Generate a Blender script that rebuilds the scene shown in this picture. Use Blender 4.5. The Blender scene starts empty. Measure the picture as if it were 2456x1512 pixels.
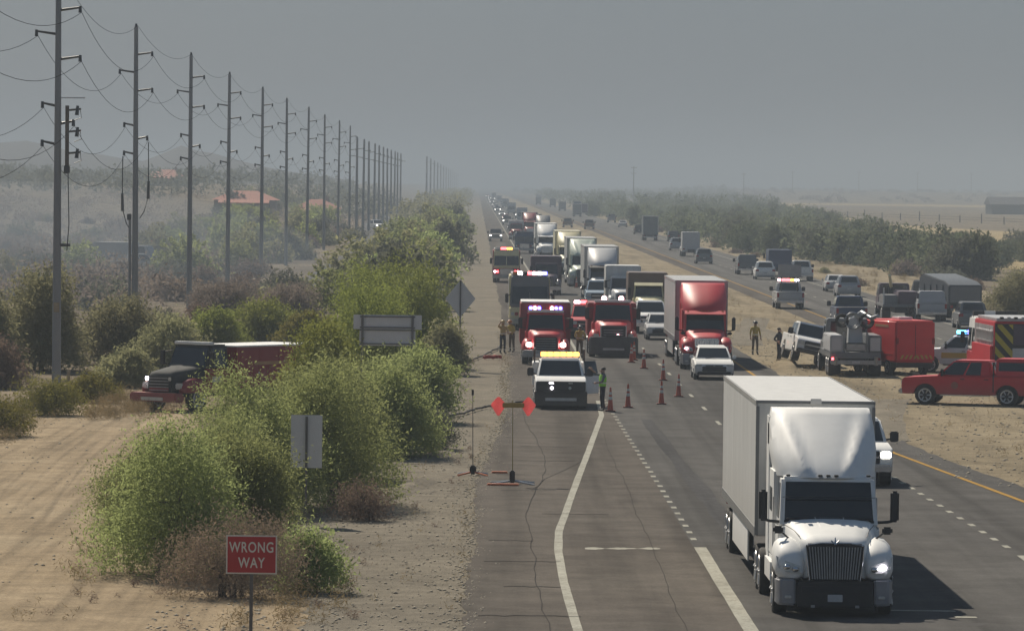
import bpy, bmesh, math, random
import numpy as np
from mathutils import Vector, Matrix
R = math.radians
scene = bpy.context.scene
COL = scene.collection
rng = random.Random(7)

# ------------------------------------------------------------------ camera, sky, sun, exposure
cam_d = bpy.data.cameras.new('camera')
cam = bpy.data.objects.new('camera', cam_d); COL.objects.link(cam)
cam_d.sensor_width = 36.0; cam_d.lens = 12000 / 2456 * 36
cam_d.clip_start = 1.0; cam_d.clip_end = 40000
CAM_H = 8.9
cam.matrix_world = (Matrix.Translation((0, 0, CAM_H)) @ Matrix.Rotation(R(-0.42), 4, 'Z')
                    @ Matrix.Rotation(R(90 - 1.504), 4, 'X') @ Matrix.Rotation(R(0.7), 4, 'Z'))
scene.camera = cam

SUN_EL, SUN_AZ = 43.0, -24.0          # azimuth from +Y (down the road), minus = to the left
world = bpy.data.worlds.new('World'); scene.world = world; world.use_nodes = True
wn = world.node_tree.nodes; wl = world.node_tree.links
bg = wn['Background']
sky = wn.new('ShaderNodeTexSky'); sky.sky_type = 'NISHITA'; sky.sun_disc = False
sky.sun_elevation = R(SUN_EL); sky.sun_rotation = R(SUN_AZ)
sky.air_density = 1.0; sky.dust_density = 2.5; sky.ozone_density = 4.0; sky.altitude = 400
veil = wn.new('ShaderNodeMix'); veil.data_type = 'RGBA'; veil.inputs['Factor'].default_value = .68     # even smoke veil over the whole sky
wl.new(sky.outputs['Color'], veil.inputs['A'])
snz = wn.new('ShaderNodeTexNoise'); snz.inputs['Scale'].default_value = 5.0; snz.inputs['Detail'].default_value = 4     # slow smoke drifts
stc = wn.new('ShaderNodeTexCoord'); smp = wn.new('ShaderNodeMapping'); smp.inputs['Scale'].default_value = (1, 1, 2.6)
wl.new(stc.outputs['Generated'], smp.inputs['Vector']); wl.new(smp.outputs['Vector'], snz.inputs['Vector'])
srp = wn.new('ShaderNodeValToRGB'); srp.color_ramp.elements[0].position = .3; srp.color_ramp.elements[1].position = .7
srp.color_ramp.elements[0].color = (1.22, 1.88, 2.78, 1); srp.color_ramp.elements[1].color = (1.50, 2.20, 3.12, 1)
wl.new(snz.outputs['Fac'], srp.inputs['Fac']); wl.new(srp.outputs['Color'], veil.inputs['B'])
wl.new(veil.outputs['Result'], bg.inputs['Color'])
bg.inputs['Strength'].default_value = 0.052
sun_d = bpy.data.lights.new('sun', 'SUN'); sun = bpy.data.objects.new('sun', sun_d); COL.objects.link(sun)
sun_d.energy = 4.1; sun_d.angle = R(0.6); sun_d.color = (1.0, 0.90, 0.75)
tosun = Vector((math.sin(R(SUN_AZ)) * math.cos(R(SUN_EL)), math.cos(R(SUN_AZ)) * math.cos(R(SUN_EL)), math.sin(R(SUN_EL))))
sun.rotation_euler = tosun.to_track_quat('Z', 'Y').to_euler()
scene.view_settings.view_transform = 'Standard'; scene.view_settings.look = 'None'
scene.view_settings.exposure = 0.36; scene.view_settings.gamma = 1.0
scene.view_settings.use_curve_mapping = False
scene.cycles.use_denoising = True
scene.cycles.max_bounces = 6; scene.cycles.volume_bounces = 1
scene.cycles.transparent_max_bounces = 8

# ------------------------------------------------------------------ materials
MATS = {}
def mat(name, col=(.5, .5, .5), rough=.6, metal=0.0, var=.12, scale=3.0, bump=0.0, bscale=30.0, emit=None, estr=0.0,
        coat=0.0, spec=.5, stretch=None, trans=0.0, dirt=None, randomise=0.0):
    if name in MATS: return MATS[name]
    m = bpy.data.materials.new(name); m.use_nodes = True
    nt = m.node_tree; n = nt.nodes; L = nt.links
    p = n['Principled BSDF']
    p.inputs['Roughness'].default_value = rough; p.inputs['Metallic'].default_value = metal
    p.inputs['Specular IOR Level'].default_value = spec
    p.inputs['Coat Weight'].default_value = coat; p.inputs['Coat Roughness'].default_value = .08
    tc = n.new('ShaderNodeTexCoord'); src = tc.outputs['Object']
    if stretch:
        mp = n.new('ShaderNodeMapping'); mp.inputs['Scale'].default_value = stretch
        L.new(src, mp.inputs['Vector']); src = mp.outputs['Vector']
    nz = n.new('ShaderNodeTexNoise'); nz.inputs['Scale'].default_value = scale; nz.inputs['Detail'].default_value = 6
    nz.inputs['Roughness'].default_value = .65
    L.new(src, nz.inputs['Vector'])
    rp = n.new('ShaderNodeValToRGB')
    rp.color_ramp.elements[0].position = .3; rp.color_ramp.elements[1].position = .7
    lo = [max(0, c * (1 - var)) for c in col]; hi = [min(1, c * (1 + var)) for c in col]
    rp.color_ramp.elements[0].color = (*lo, 1); rp.color_ramp.elements[1].color = (*hi, 1)
    L.new(nz.outputs['Fac'], rp.inputs['Fac'])
    out = rp.outputs['Color']
    if dirt:                                  # road dust over the lower part of a vehicle: (colour, height it fades at)
        dc, dh = dirt
        sx = n.new('ShaderNodeSeparateXYZ'); L.new(tc.outputs['Object'], sx.inputs[0])
        mr = n.new('ShaderNodeMapRange'); mr.inputs['From Min'].default_value = dh; mr.inputs['From Max'].default_value = dh * .2
        mr.inputs['To Max'].default_value = .7
        L.new(sx.outputs['Z'], mr.inputs['Value'])
        ml = n.new('ShaderNodeMath'); ml.operation = 'MULTIPLY'; L.new(mr.outputs[0], ml.inputs[0]); L.new(nz.outputs['Fac'], ml.inputs[1])
        mx = n.new('ShaderNodeMix'); mx.data_type = 'RGBA'; L.new(ml.outputs[0], mx.inputs['Factor'])
        L.new(out, mx.inputs['A']); mx.inputs['B'].default_value = (*dc, 1); out = mx.outputs['Result']
    if randomise:
        oi = n.new('ShaderNodeObjectInfo')
        hv = n.new('ShaderNodeHueSaturation'); L.new(out, hv.inputs['Color'])
        m1 = n.new('ShaderNodeMapRange'); m1.inputs['To Min'].default_value = 1 - randomise; m1.inputs['To Max'].default_value = 1 + randomise
        L.new(oi.outputs['Random'], m1.inputs['Value']); L.new(m1.outputs[0], hv.inputs['Value'])
        m2 = n.new('ShaderNodeMapRange'); m2.inputs['To Min'].default_value = .5 - randomise * .08; m2.inputs['To Max'].default_value = .5 + randomise * .05
        L.new(oi.outputs['Random'], m2.inputs['Value']); L.new(m2.outputs[0], hv.inputs['Hue'])
        out = hv.outputs['Color']
    L.new(out, p.inputs['Base Color'])
    if bump:
        b2 = n.new('ShaderNodeTexNoise'); b2.inputs['Scale'].default_value = bscale; b2.inputs['Detail'].default_value = 5
        L.new(src, b2.inputs['Vector'])
        bp = n.new('ShaderNodeBump'); bp.inputs['Strength'].default_value = bump; bp.inputs['Distance'].default_value = .05
        L.new(b2.outputs['Fac'], bp.inputs['Height']); L.new(bp.outputs['Normal'], p.inputs['Normal'])
    if emit:
        p.inputs['Emission Color'].default_value = (*emit, 1); p.inputs['Emission Strength'].default_value = estr
    if trans:
        t = n.new('ShaderNodeBsdfTranslucent'); L.new(out, t.inputs['Color'])
        mxs = n.new('ShaderNodeMixShader'); mxs.inputs[0].default_value = trans
        L.new(p.outputs[0], mxs.inputs[1]); L.new(t.outputs[0], mxs.inputs[2])
        L.new(mxs.outputs[0], n['Material Output'].inputs['Surface'])
    MATS[name] = m
    return m

DUST = (.30, .25, .19)
def paint(name, col, rough=.5, coat=.15, dirt=1.0):
    return mat('paint_' + name, col, rough, 0, .06, 1.6, coat=coat, dirt=(DUST, dirt))
WHITE = paint('white', (.76, .765, .75), rough=.62, coat=.05); RED = paint('red', (.55, .016, .028)); DARKRED = paint('dark_red', (.26, .014, .022))
CREAM = paint('cream', (.66, .60, .36)); BLUE = paint('blue', (.03, .06, .14)); GREYP = paint('grey', (.16, .17, .18))
BLACKP = paint('black', (.02, .02, .024)); SILVER = paint('silver', (.42, .43, .45)); PURPLE = paint('plum', (.09, .06, .09))
BROWN = paint('brown', (.14, .09, .07)); YELLOW = paint('yellow', (.62, .40, .05)); TEAL = paint('teal', (.05, .12, .14))
MINT = paint('pale_green', (.55, .62, .52)); SKYB = paint('light_blue', (.22, .32, .42)); LGREY = paint('light_grey', (.5, .51, .52))
VAN_RED = paint('van_red', (.70, .022, .026), dirt=.4)
GLASS = mat('dark_glass', (.012, .016, .02), .06, 0, .1, 2, spec=.6, coat=.3)
CHROME = mat('chrome', (.55, .56, .58), .2, 1.0, .1, 4); STEEL = mat('steel', (.32, .33, .34), .4, .7, .2, 4)
RUBBER = mat('tyre_rubber', (.022, .021, .02), .85, 0, .3, 6); PLASTIC = mat('black_plastic', (.02, .02, .022), .55, 0, .25, 5)
GRILLE = mat('dark_grille', (.015, .016, .02), .5, 0, .3, 8); BUMPG = mat('grey_bumper', (.26, .26, .275), .45, 0, .15, 3)
ALU = mat('aluminium', (.55, .55, .55), .38, .6, .15, 2)
BOXW = mat('trailer_white', (.58, .585, .575), .5, 0, .13, 2.2, stretch=(1.2, 1.2, .22), dirt=(DUST, 2.6)); BOXG = mat('trailer_grey', (.40, .41, .41), .45, 0, .12, .8)
BOXC = mat('trailer_cream', (.60, .57, .40), .45, 0, .1, .8); BOXD = mat('trailer_dark', (.13, .15, .16), .5, 0, .15, .8)
LAMP_OFF = mat('lamp_lens', (.55, .55, .52), .12, 0, .15, 12, coat=.5)
LAMP_ON = mat('lamp_lit', (.8, .8, .75), .2, emit=(1, .95, .85), estr=5)
L_RED = mat('light_red', (.7, .05, .06), .3, emit=(1, .08, .09), estr=7); L_BLUE = mat('light_blue', (.1, .1, .8), .3, emit=(.12, .12, 1), estr=9)
L_CYAN = mat('light_cyan', (.1, .4, .9), .3, emit=(.1, .45, 1), estr=6)
L_AMBER = mat('light_amber', (.9, .4, .05), .3, emit=(1, .35, .06), estr=5); L_PINK = mat('light_pink', (.9, .5, .55), .3, emit=(1, .5, .55), estr=8)
L_WHITE = mat('light_white', (.9, .9, .9), .3, emit=(.95, .9, 1), estr=7)
TAIL = mat('tail_lens', (.30, .01, .012), .2, 0, .1, 6); AMBERL = mat('amber_lens', (.6, .22, .03), .2, 0, .1, 6)
PLATE = mat('licence_plate', (.5, .5, .5), .5)
GALV = mat('galvanised_steel', (.25, .262, .272), .55, .25, .15, .7, stretch=(1, 1, .25)); WOOD = mat('weathered_wood', (.11, .09, .075), .85, 0, .3, 3, stretch=(4, 4, .4))
WOODL = mat('pale_post_wood', (.30, .25, .17), .85, 0, .3, 3); INSUL = mat('insulator', (.05, .055, .06), .4, 0, .1, 5); WIREM = mat('wire_metal', (.02, .022, .025), 1, 0, .1, 2, spec=0)

# ------------------------------------------------------------------ mesh builder
def ring_pts(c, r, n, axis='y', a0=0.0):
    out = []
    for i in range(n):
        a = a0 + 2 * math.pi * i / n
        u, v = math.cos(a) * r, math.sin(a) * r
        out.append({'x': (c[0], c[1] + u, c[2] + v), 'y': (c[0] + u, c[1], c[2] + v), 'z': (c[0] + u, c[1] + v, c[2])}[axis])
    return out

class MB:
    def __init__(s): s.v = []; s.f = []
    def add(s, vs, fs):
        o = len(s.v); s.v += [tuple(p) for p in vs]; s.f += [tuple(i + o for i in f) for f in fs]; return s
    def hexa(s, p):          # 4 bottom (ccw from above) then 4 top
        return s.add(p, [(3, 2, 1, 0), (4, 5, 6, 7), (0, 1, 5, 4), (1, 2, 6, 5), (2, 3, 7, 6), (3, 0, 4, 7)])
    def box(s, x0, x1, y0, y1, z0, z1):
        return s.hexa([(x0, y0, z0), (x1, y0, z0), (x1, y1, z0), (x0, y1, z0), (x0, y0, z1), (x1, y0, z1), (x1, y1, z1), (x0, y1, z1)])
    def cbox(s, c, d): return s.box(c[0] - d[0] / 2, c[0] + d[0] / 2, c[1] - d[1] / 2, c[1] + d[1] / 2, c[2] - d[2] / 2, c[2] + d[2] / 2)
    def frustum(s, y0, y1, hw0, z0, y2, y3, hw1, z1):
        return s.hexa([(-hw0, y0, z0), (hw0, y0, z0), (hw0, y1, z0), (-hw0, y1, z0), (-hw1, y2, z1), (hw1, y2, z1), (hw1, y3, z1), (-hw1, y3, z1)])
    def prism(s, prof, x0, x1):      # (y, z) outline pushed along x
        n = len(prof)
        vs = [(x0, y, z) for y, z in prof] + [(x1, y, z) for y, z in prof]
        return s.add(vs, [tuple(range(n)), tuple(range(2 * n - 1, n - 1, -1))] + [(i, i + n, (i + 1) % n + n, (i + 1) % n) for i in range(n)])
    def plan(s, prof, z0, z1):       # (x, y) outline pushed up
        n = len(prof)
        vs = [(x, y, z0) for x, y in prof] + [(x, y, z1) for x, y in prof]
        return s.add(vs, [tuple(range(n - 1, -1, -1)), tuple(range(n, 2 * n))] + [(i, (i + 1) % n, (i + 1) % n + n, i + n) for i in range(n)])
    def loft(s, rings, cap0=True, cap1=True, closed=True):
        n = len(rings[0]); vs = [p for r in rings for p in r]; fs = []
        for k in range(len(rings) - 1):
            for i in range(n if closed else n - 1):
                j = (i + 1) % n
                fs.append((k * n + i, k * n + j, (k + 1) * n + j, (k + 1) * n + i))
        if cap0: fs.append(tuple(range(n - 1, -1, -1)))
        if cap1: fs.append(tuple(range((len(rings) - 1) * n, len(rings) * n)))
        return s.add(vs, fs)
    def cyl(s, p0, p1, r0, r1=None, n=10, cap=True):
        r1 = r0 if r1 is None else r1
        p0, p1 = Vector(p0), Vector(p1); d = (p1 - p0).normalized()
        a = d.orthogonal().normalized(); b = d.cross(a)
        R0 = [p0 + (a * math.cos(2 * math.pi * i / n) + b * math.sin(2 * math.pi * i / n)) * r0 for i in range(n)]
        R1 = [p1 + (a * math.cos(2 * math.pi * i / n) + b * math.sin(2 * math.pi * i / n)) * r1 for i in range(n)]
        return s.loft([R0, R1], cap, cap)
    def tube(s, pts, r, n=6):
        pts = [Vector(p) for p in pts]; rings = []
        for i, p in enumerate(pts):
            d = (pts[min(i + 1, len(pts) - 1)] - pts[max(i - 1, 0)]).normalized()
            up = Vector((0, 0, 1)) if abs(d.z) < .95 else Vector((1, 0, 0))
            a = d.cross(up).normalized(); b = a.cross(d)
            rr = r[i] if isinstance(r, (list, tuple)) else r
            rings.append([p + (a * math.cos(2 * math.pi * k / n) + b * math.sin(2 * math.pi * k / n)) * rr for k in range(n)])
        return s.loft(rings)
    def ball(s, c, r, nu=12, nv=8, z0=-1.0):
        if not isinstance(r, (tuple, list)): r = (r, r, r)
        rings = []
        for j in range(nv + 1):
            t = z0 + (1 - z0) * j / nv; t = max(-.999, min(.999, t)); q = math.sqrt(1 - t * t)
            rings.append([(c[0] + r[0] * q * math.cos(2 * math.pi * i / nu), c[1] + r[1] * q * math.sin(2 * math.pi * i / nu), c[2] + r[2] * t) for i in range(nu)])
        return s.loft(rings)
    def panel(s, q, u0, u1, v0, v1, off=.006, t=.012):   # slab lying on quad q (bl, br, tr, tl seen from outside)
        q = [Vector(p) for p in q]
        nrm = (q[1] - q[0]).cross(q[3] - q[0]).normalized()
        P = lambda u, v: q[0] * (1 - u) * (1 - v) + q[1] * u * (1 - v) + q[2] * u * v + q[3] * (1 - u) * v
        c = [P(u0, v0), P(u1, v0), P(u1, v1), P(u0, v1)]
        a = [p + nrm * (off - t) for p in c]; b = [p + nrm * off for p in c]
        return s.add(a + b, [(3, 2, 1, 0), (4, 5, 6, 7), (0, 1, 5, 4), (1, 2, 6, 5), (2, 3, 7, 6), (3, 0, 4, 7)])
    def build(s, name, m, parent=None, bevel=0.0, seg=2, smooth=None, label=None, kind=None, loc=None):
        me = bpy.data.meshes.new(name); me.from_pydata(s.v, [], s.f)
        if bevel:
            bm = bmesh.new(); bm.from_mesh(me); bmesh.ops.recalc_face_normals(bm, faces=bm.faces)
            es = [e for e in bm.edges if len(e.link_faces) == 2 and e.calc_face_angle(0) > R(35)]
            if es: bmesh.ops.bevel(bm, geom=es, offset=bevel, segments=seg, affect='EDGES', clamp_overlap=True)
            bm.to_mesh(me); bm.free()
            if smooth is None: smooth = 40
        else:
            bm = bmesh.new(); bm.from_mesh(me); bmesh.ops.recalc_face_normals(bm, faces=bm.faces); bm.to_mesh(me); bm.free()
        if smooth:
            me.polygons.foreach_set('use_smooth', [True] * len(me.polygons)); me.set_sharp_from_angle(angle=R(smooth))
        for k in (m if isinstance(m, (list, tuple)) else [m]): me.materials.append(k)
        return link(name, me, parent, label, kind, loc)

def link(name, me, parent=None, label=None, kind=None, loc=None):
    o = bpy.data.objects.new(name, me); COL.objects.link(o)
    if parent: o.parent = parent
    if label: o['label'] = label
    if kind: o['kind'] = kind
    if loc: o.location = loc
    return o

def tag(o, label, cat, group=None):
    o['label'] = label; o['category'] = cat
    if group: o['group'] = group
    return o

def thing(name, label, cat, x, y, z=0.0, rot=0.0, group=None):
    o = bpy.data.objects.new(name, None); COL.objects.link(o); o.empty_display_size = .3
    o.location = (x, y, z); o.rotation_euler = (0, 0, R(rot))
    return tag(o, label, cat, group)

def copy_thing(o, label=None, loc=None, rotz=None, scale=None):
    kids = {}
    def rec(src, parent):
        c = src.copy(); COL.objects.link(c)
        if parent: c.parent = parent
        for ch in src.children: rec(ch, c)
        return c
    c = rec(o, None)
    if label: c['label'] = label
    if loc: c.location = loc
    if rotz is not None: c.rotation_euler[2] = rotz
    if scale: c.scale = scale
    return c

def structure(o): o['kind'] = 'structure'; return o

def mesh_np(name, verts, quads, mats_, mat_idx=None, smooth=False):
    me = bpy.data.meshes.new(name); nv, nf = len(verts), len(quads); k = quads.shape[1]
    me.vertices.add(nv); me.vertices.foreach_set('co', verts.astype(np.float32).ravel())
    me.loops.add(nf * k); me.loops.foreach_set('vertex_index', quads.astype(np.int32).ravel())
    me.polygons.add(nf); me.polygons.foreach_set('loop_start', np.arange(0, nf * k, k, dtype=np.int32))
    for m in mats_: me.materials.append(m)
    if mat_idx is not None: me.polygons.foreach_set('material_index', mat_idx.astype(np.int32))
    if smooth: me.polygons.foreach_set('use_smooth', np.ones(nf, dtype=bool))
    me.update(calc_edges=True); me.validate()
    return me
# ------------------------------------------------------------------ land
def sstep(a, b, x):
    t = min(1.0, max(0.0, (x - a) / (b - a))); return t * t * (3 - 2 * t)
def land(x, y):
    h = 7.5 * sstep(500, 1700, y) * sstep(-28, -75, x)
    h += .5 * sstep(70, 160, x) * sstep(500, 1500, y) + 5.6 * sstep(130, 260, x) * sstep(2700, 4500, y)
    return h

K_SOIL = .76; RUT = (.72, 1.14)
def earth(name, cols, scale, rough=.95, bump=.6, bscale=14, speck=None, stretch=None, ruts=None, fine=None):
    """soil: three noise sizes mixed through a colour ramp; speck = (colour, scale, threshold) for stones or litter"""
    cols = [tuple(v * K_SOIL for v in c) for c in cols]
    m = bpy.data.materials.new(name); m.use_nodes = True
    nt = m.node_tree; n = nt.nodes; L = nt.links; p = n['Principled BSDF']
    p.inputs['Roughness'].default_value = rough; p.inputs['Specular IOR Level'].default_value = .05
    tc = n.new('ShaderNodeTexCoord'); src = tc.outputs['Object']
    if stretch:
        mp = n.new('ShaderNodeMapping'); mp.inputs['Scale'].default_value = stretch; L.new(src, mp.inputs['Vector']); src = mp.outputs['Vector']
    def noise(sc, det=6, ro=.6, s=src):
        z = n.new('ShaderNodeTexNoise'); z.inputs['Scale'].default_value = sc; z.inputs['Detail'].default_value = det
        z.inputs['Roughness'].default_value = ro; L.new(s, z.inputs['Vector']); return z.outputs['Fac']
    def mix2(a, b, f, mode='MIX'):
        x = n.new('ShaderNodeMix'); x.data_type = 'RGBA'; x.blend_type = mode
        if isinstance(f, float): x.inputs['Factor'].default_value = f
        else: L.new(f, x.inputs['Factor'])
        for k, q in (('A', a), ('B', b)):
            if isinstance(q, tuple): x.inputs[k].default_value = (*q, 1)
            else: L.new(q, x.inputs[k])
        return x.outputs['Result']
    def ramp(f, e):
        r = n.new('ShaderNodeValToRGB'); el = r.color_ramp.elements
        while len(el) < len(e): el.new(.5)
        for i, (pos, c) in enumerate(e): el[i].position = pos; el[i].color = (*c, 1)
        L.new(f, r.inputs['Fac']); return r.outputs['Color']
    g = lambda v: (v, v, v)
    a = ramp(noise(scale, 7, .68), [(.32, cols[0]), (.5, cols[1]), (.68, cols[2])])
    b = ramp(noise(scale * 9, 6, .7), [(.3, g(.72)), (.7, g(1.22))])
    out = mix2(a, b, 1.0, 'MULTIPLY')
    c = ramp(noise(fine or scale * 60, 4, .7), [(.3, g(.7)), (.7, g(1.25))])
    out = mix2(out, c, 1.0, 'MULTIPLY')
    if ruts:
        z = n.new('ShaderNodeMapping'); z.inputs['Scale'].default_value = ruts; L.new(tc.outputs['Object'], z.inputs['Vector'])
        r = ramp(noise(1.0, 4, .55, z.outputs['Vector']), [(.36, g(RUT[0])), (.5, g(1.0)), (.64, g(RUT[1]))])
        out = mix2(out, r, 1.0, 'MULTIPLY')
    if speck:
        f = n.new('ShaderNodeMath'); f.operation = 'GREATER_THAN'; L.new(noise(speck[1], 3, .7), f.inputs[0]); f.inputs[1].default_value = speck[2]
        out = mix2(out, speck[0], f.outputs[0])
    L.new(out, p.inputs['Base Color'])
    if bump:
        bp = n.new('ShaderNodeBump'); bp.inputs['Strength'].default_value = bump; bp.inputs['Distance'].default_value = .12
        L.new(noise(bscale, 6, .7), bp.inputs['Height']); L.new(bp.outputs['Normal'], p.inputs['Normal'])
    MATS[name] = m; return m

M_DESERT = earth('desert_soil', [(.17, .135, .10), (.27, .22, .155), (.36, .29, .20)], .035, bump=.5, bscale=2.5, speck=((.075, .07, .045), .5, .585))
M_VERGE = earth('gravel_soil', [(.235, .208, .165), (.29, .257, .203), (.345, .305, .24)], .16, bump=.6, bscale=9, speck=((.19, .165, .125), 4.5, .68), fine=22)
M_TRACK = earth('sandy_track', [(.36, .28, .18), (.43, .335, .22), (.48, .385, .26)], .10, bump=.5, bscale=5, ruts=(1.7, .05, 1), speck=((.27, .205, .135), 2.8, .67), fine=14)
M_MEDIAN = earth('median_soil', [(.30, .25, .17), (.37, .305, .205), (.43, .36, .245)], .09, bump=.7, bscale=5, speck=((.22, .18, .125), 1.8, .655), ruts=(.5, .03, 1), fine=14)
M_FIELD = earth('dry_field', [(.40, .31, .17), (.50, .39, .215), (.56, .45, .26)], .03, bump=.3, bscale=2, fine=4)
M_LANES = earth('grey_asphalt', [(.098, .093, .088), (.117, .112, .106), (.136, .131, .124)], .05, rough=.85, bump=.15, bscale=60, ruts=(1.1, .012, 1), fine=30, speck=((.085, .082, .08), .32, .672))
M_RAMP = earth('brown_asphalt', [(.118, .103, .088), (.140, .123, .106), (.160, .142, .122)], .07, rough=.88, bump=.2, bscale=50, ruts=(.7, .02, 1), fine=26, speck=((.10, .09, .08), .28, .668))
M_FAR_ROAD = earth('pale_asphalt', [(.135, .130, .122), (.155, .150, .142), (.175, .168, .16)], .05, rough=.85, bump=.1, bscale=40, ruts=(1.0, .012, 1), fine=20)
M_LINE = earth('white_road_paint', [(.36, .35, .29), (.47, .46, .39), (.55, .54, .46)], .8, rough=.7, bump=0, fine=20)
M_YLINE = earth('yellow_road_paint', [(.42, .24, .04), (.52, .30, .055), (.58, .35, .07)], .8, rough=.7, bump=0, fine=20)
M_TAR = mat('crack_tar', (.055, .052, .05), 1, 0, .2, 2, spec=.02)

def axis_steps(lo, hi, near, grow):
    a = [0.0]; s = near
    while a[-1] < hi: a.append(a[-1] + s); s *= grow
    b = [0.0]; s = near
    while b[-1] > lo: b.append(b[-1] - s); s *= grow
    return sorted(set(b[1:] + a))
gx = axis_steps(-9000, 9000, 5, 1.12); gy = [-60 + 30 * i for i in range(60)] + [1760 * 1.11 ** i for i in range(23)]
gy = [y for y in gy if y < 18000] + [18500]
V = [(x, y, land(x, y)) for y in gy for x in gx]; nx = len(gx)
F = [(j * nx + i, j * nx + i + 1, (j + 1) * nx + i + 1, (j + 1) * nx + i) for j in range(len(gy) - 1) for i in range(nx - 1)]
gm = MB().add(V, F); structure(gm.build('ground', M_DESERT, smooth=60))

def pl(table):
    def f(y):
        if y <= table[0][0]: return table[0][1]
        for (a, b), (c, d) in zip(table, table[1:]):
            if y <= c: return b + (d - b) * (y - a) / (c - a)
        return table[-1][1]
    return f
def strip(name, lf, rf, y0, y1, z, m, jit=0.0, near=1.2, kind='structure', jr=None, follow=False):
    r = random.Random(name); y = y0; vs = []; jr = jit if jr is None else jr; ea = eb = 0.0
    while True:
        ea = ea * .75 + r.uniform(-jit, jit) * .6; eb = eb * .75 + r.uniform(-jr, jr) * .6
        a = lf(y) + ea; b = rf(y) + eb
        vs += [(a, y, z + (land(a, y) if follow else 0)), (b, y, z + (land(b, y) if follow else 0))]
        if y >= y1: break
        y = min(y1, y + max(near * .5, near * y / 260))
    fs = [(2 * i, 2 * i + 1, 2 * i + 3, 2 * i + 2) for i in range(len(vs) // 2 - 1)]
    o = MB().add(vs, fs).build(name, m); o['kind'] = kind; return o
C = lambda v: (lambda y: v)

ramp_left = pl([(60, -.25), (110, -.1), (150, .1), (193, 1.3), (250, 1.75), (700, 1.9), (6000, 1.9)])
yellow_x = pl([(60, 17.6), (118, 17.4), (143, 15.7), (168, 14.15), (186, 13.55), (230, 13.2), (6000, 13.1)])
strip('gravel_verge', pl([(60, -9.2), (400, -8.6), (1200, -9), (2500, -9)]), C(3.0), 60, 2500, .006, M_VERGE, .35, jr=0)
strip('dirt_track', pl([(60, -17.5), (150, -16.6), (215, -16.4), (420, -15.0)]), pl([(60, -3.2), (106, -3.6), (116, -6.5), (140, -8.9), (200, -10.6), (420, -11)]), 60, 420, .009, M_TRACK, .3)
strip('frontage_road', pl([(420, -15.2), (650, -17.2), (1100, -25), (1800, -32)]), pl([(420, -10.8), (650, -12.2), (1100, -17), (1800, -25)]), 420, 1800, .012, M_FAR_ROAD, .25, follow=True)
strip('median', C(13.0), C(22.6), 60, 4000, .006, M_MEDIAN, 0, jr=0)
strip('right_verge', C(32.5), pl([(60, 46), (700, 44), (3000, 42)]), 60, 3000, .006, M_MEDIAN, 0, jr=.8)
strip('dry_field', pl([(560, 59), (1100, 84), (2000, 128), (2700, 160)]), pl([(560, 90), (1100, 180), (2000, 330), (2700, 420)]), 560, 2700, .03, M_FIELD, 2.5, near=8, follow=True)
strip('far_field', C(230), C(900), 3700, 4700, .1, M_FIELD, 6, near=30, follow=True)
strip('highway_lanes', pl([(60, 5.2), (6000, 5.2)]), lambda y: yellow_x(y) + 1.25, 60, 6000, .014, M_LANES, 0, jr=.12)
strip('ramp_pavement', ramp_left, C(5.45), 60, 6000, .018, M_RAMP, .10, jr=0, near=.7)
strip('opposite_carriageway', C(22.3), pl([(60, 33.4), (700, 33.2), (6000, 33)]), 60, 6000, .014, M_FAR_ROAD, .1)
strip('opposite_shoulder', C(22.32), C(23.9), 60, 3000, .018, M_RAMP, .04, jr=0)

# painted lines
def wline(name, fx, w, y0, y1, m=M_LINE, z=.024, near=1.5): return strip(name, lambda y: fx(y) - w / 2, lambda y: fx(y) + w / 2, y0, y1, z, m, .008, near)
def dashes(name, fx, w, y0, y1, ln, gap, m=M_LINE, z=.024):
    vs, fs, y = [], [], y0; r = random.Random(name)
    while y < y1:
        a = len(vs); d = r.uniform(-.012, .012); e = ln * r.uniform(.93, 1.0)
        vs += [(fx(y) - w / 2 + d, y, z), (fx(y) + w / 2 + d, y, z), (fx(y + e) + w / 2 + d, y + e, z), (fx(y + e) - w / 2 + d, y + e, z)]
        fs.append((a, a + 1, a + 2, a + 3)); y += ln + gap
    o = MB().add(vs, fs).build(name, m); o['kind'] = 'structure'; return o
ramp_line = pl([(60, 2.55), (100, 2.12), (112, 2.05), (121, 2.08), (128, 2.2), (140, 2.7), (154, 3.28), (172, 4.05), (193, 4.92), (205, 5.1), (6000, 5.15)])
wline('ramp_edge_line', ramp_line, .2, 60, 206)
wline('lane_edge_line', C(5.6), .3, 60, 123)
dashes('lane_dotted_line', pl([(123, 5.58), (191, 5.42), (240, 5.3)]), .15, 125.5, 226, .8, 1.65)
wline('highway_edge_line', C(5.42), .16, 238, 3000, near=4)
dashes('lane_dashed_line', C(9.2), .14, 150, 1400, 3.05, 9.1)
dashes('left_lane_dotted_line', pl([(60, 13.45), (122, 13.35), (153, 12.95), (185, 12.9)]), .16, 124, 178, .9, 1.75)
wline('left_lane_edge_line', C(13.4), .3, 60, 121.5)
wline('yellow_edge_line', yellow_x, .16, 60, 3000, m=M_YLINE)
wline('opposite_yellow_line', C(23.95), .14, 60, 3000, m=M_YLINE, near=4)
wline('opposite_edge_line', C(31.3), .15, 60, 3000, near=4)
dashes('opposite_dashed_line', C(27.6), .14, 150, 1400, 3.05, 9.1)
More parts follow.
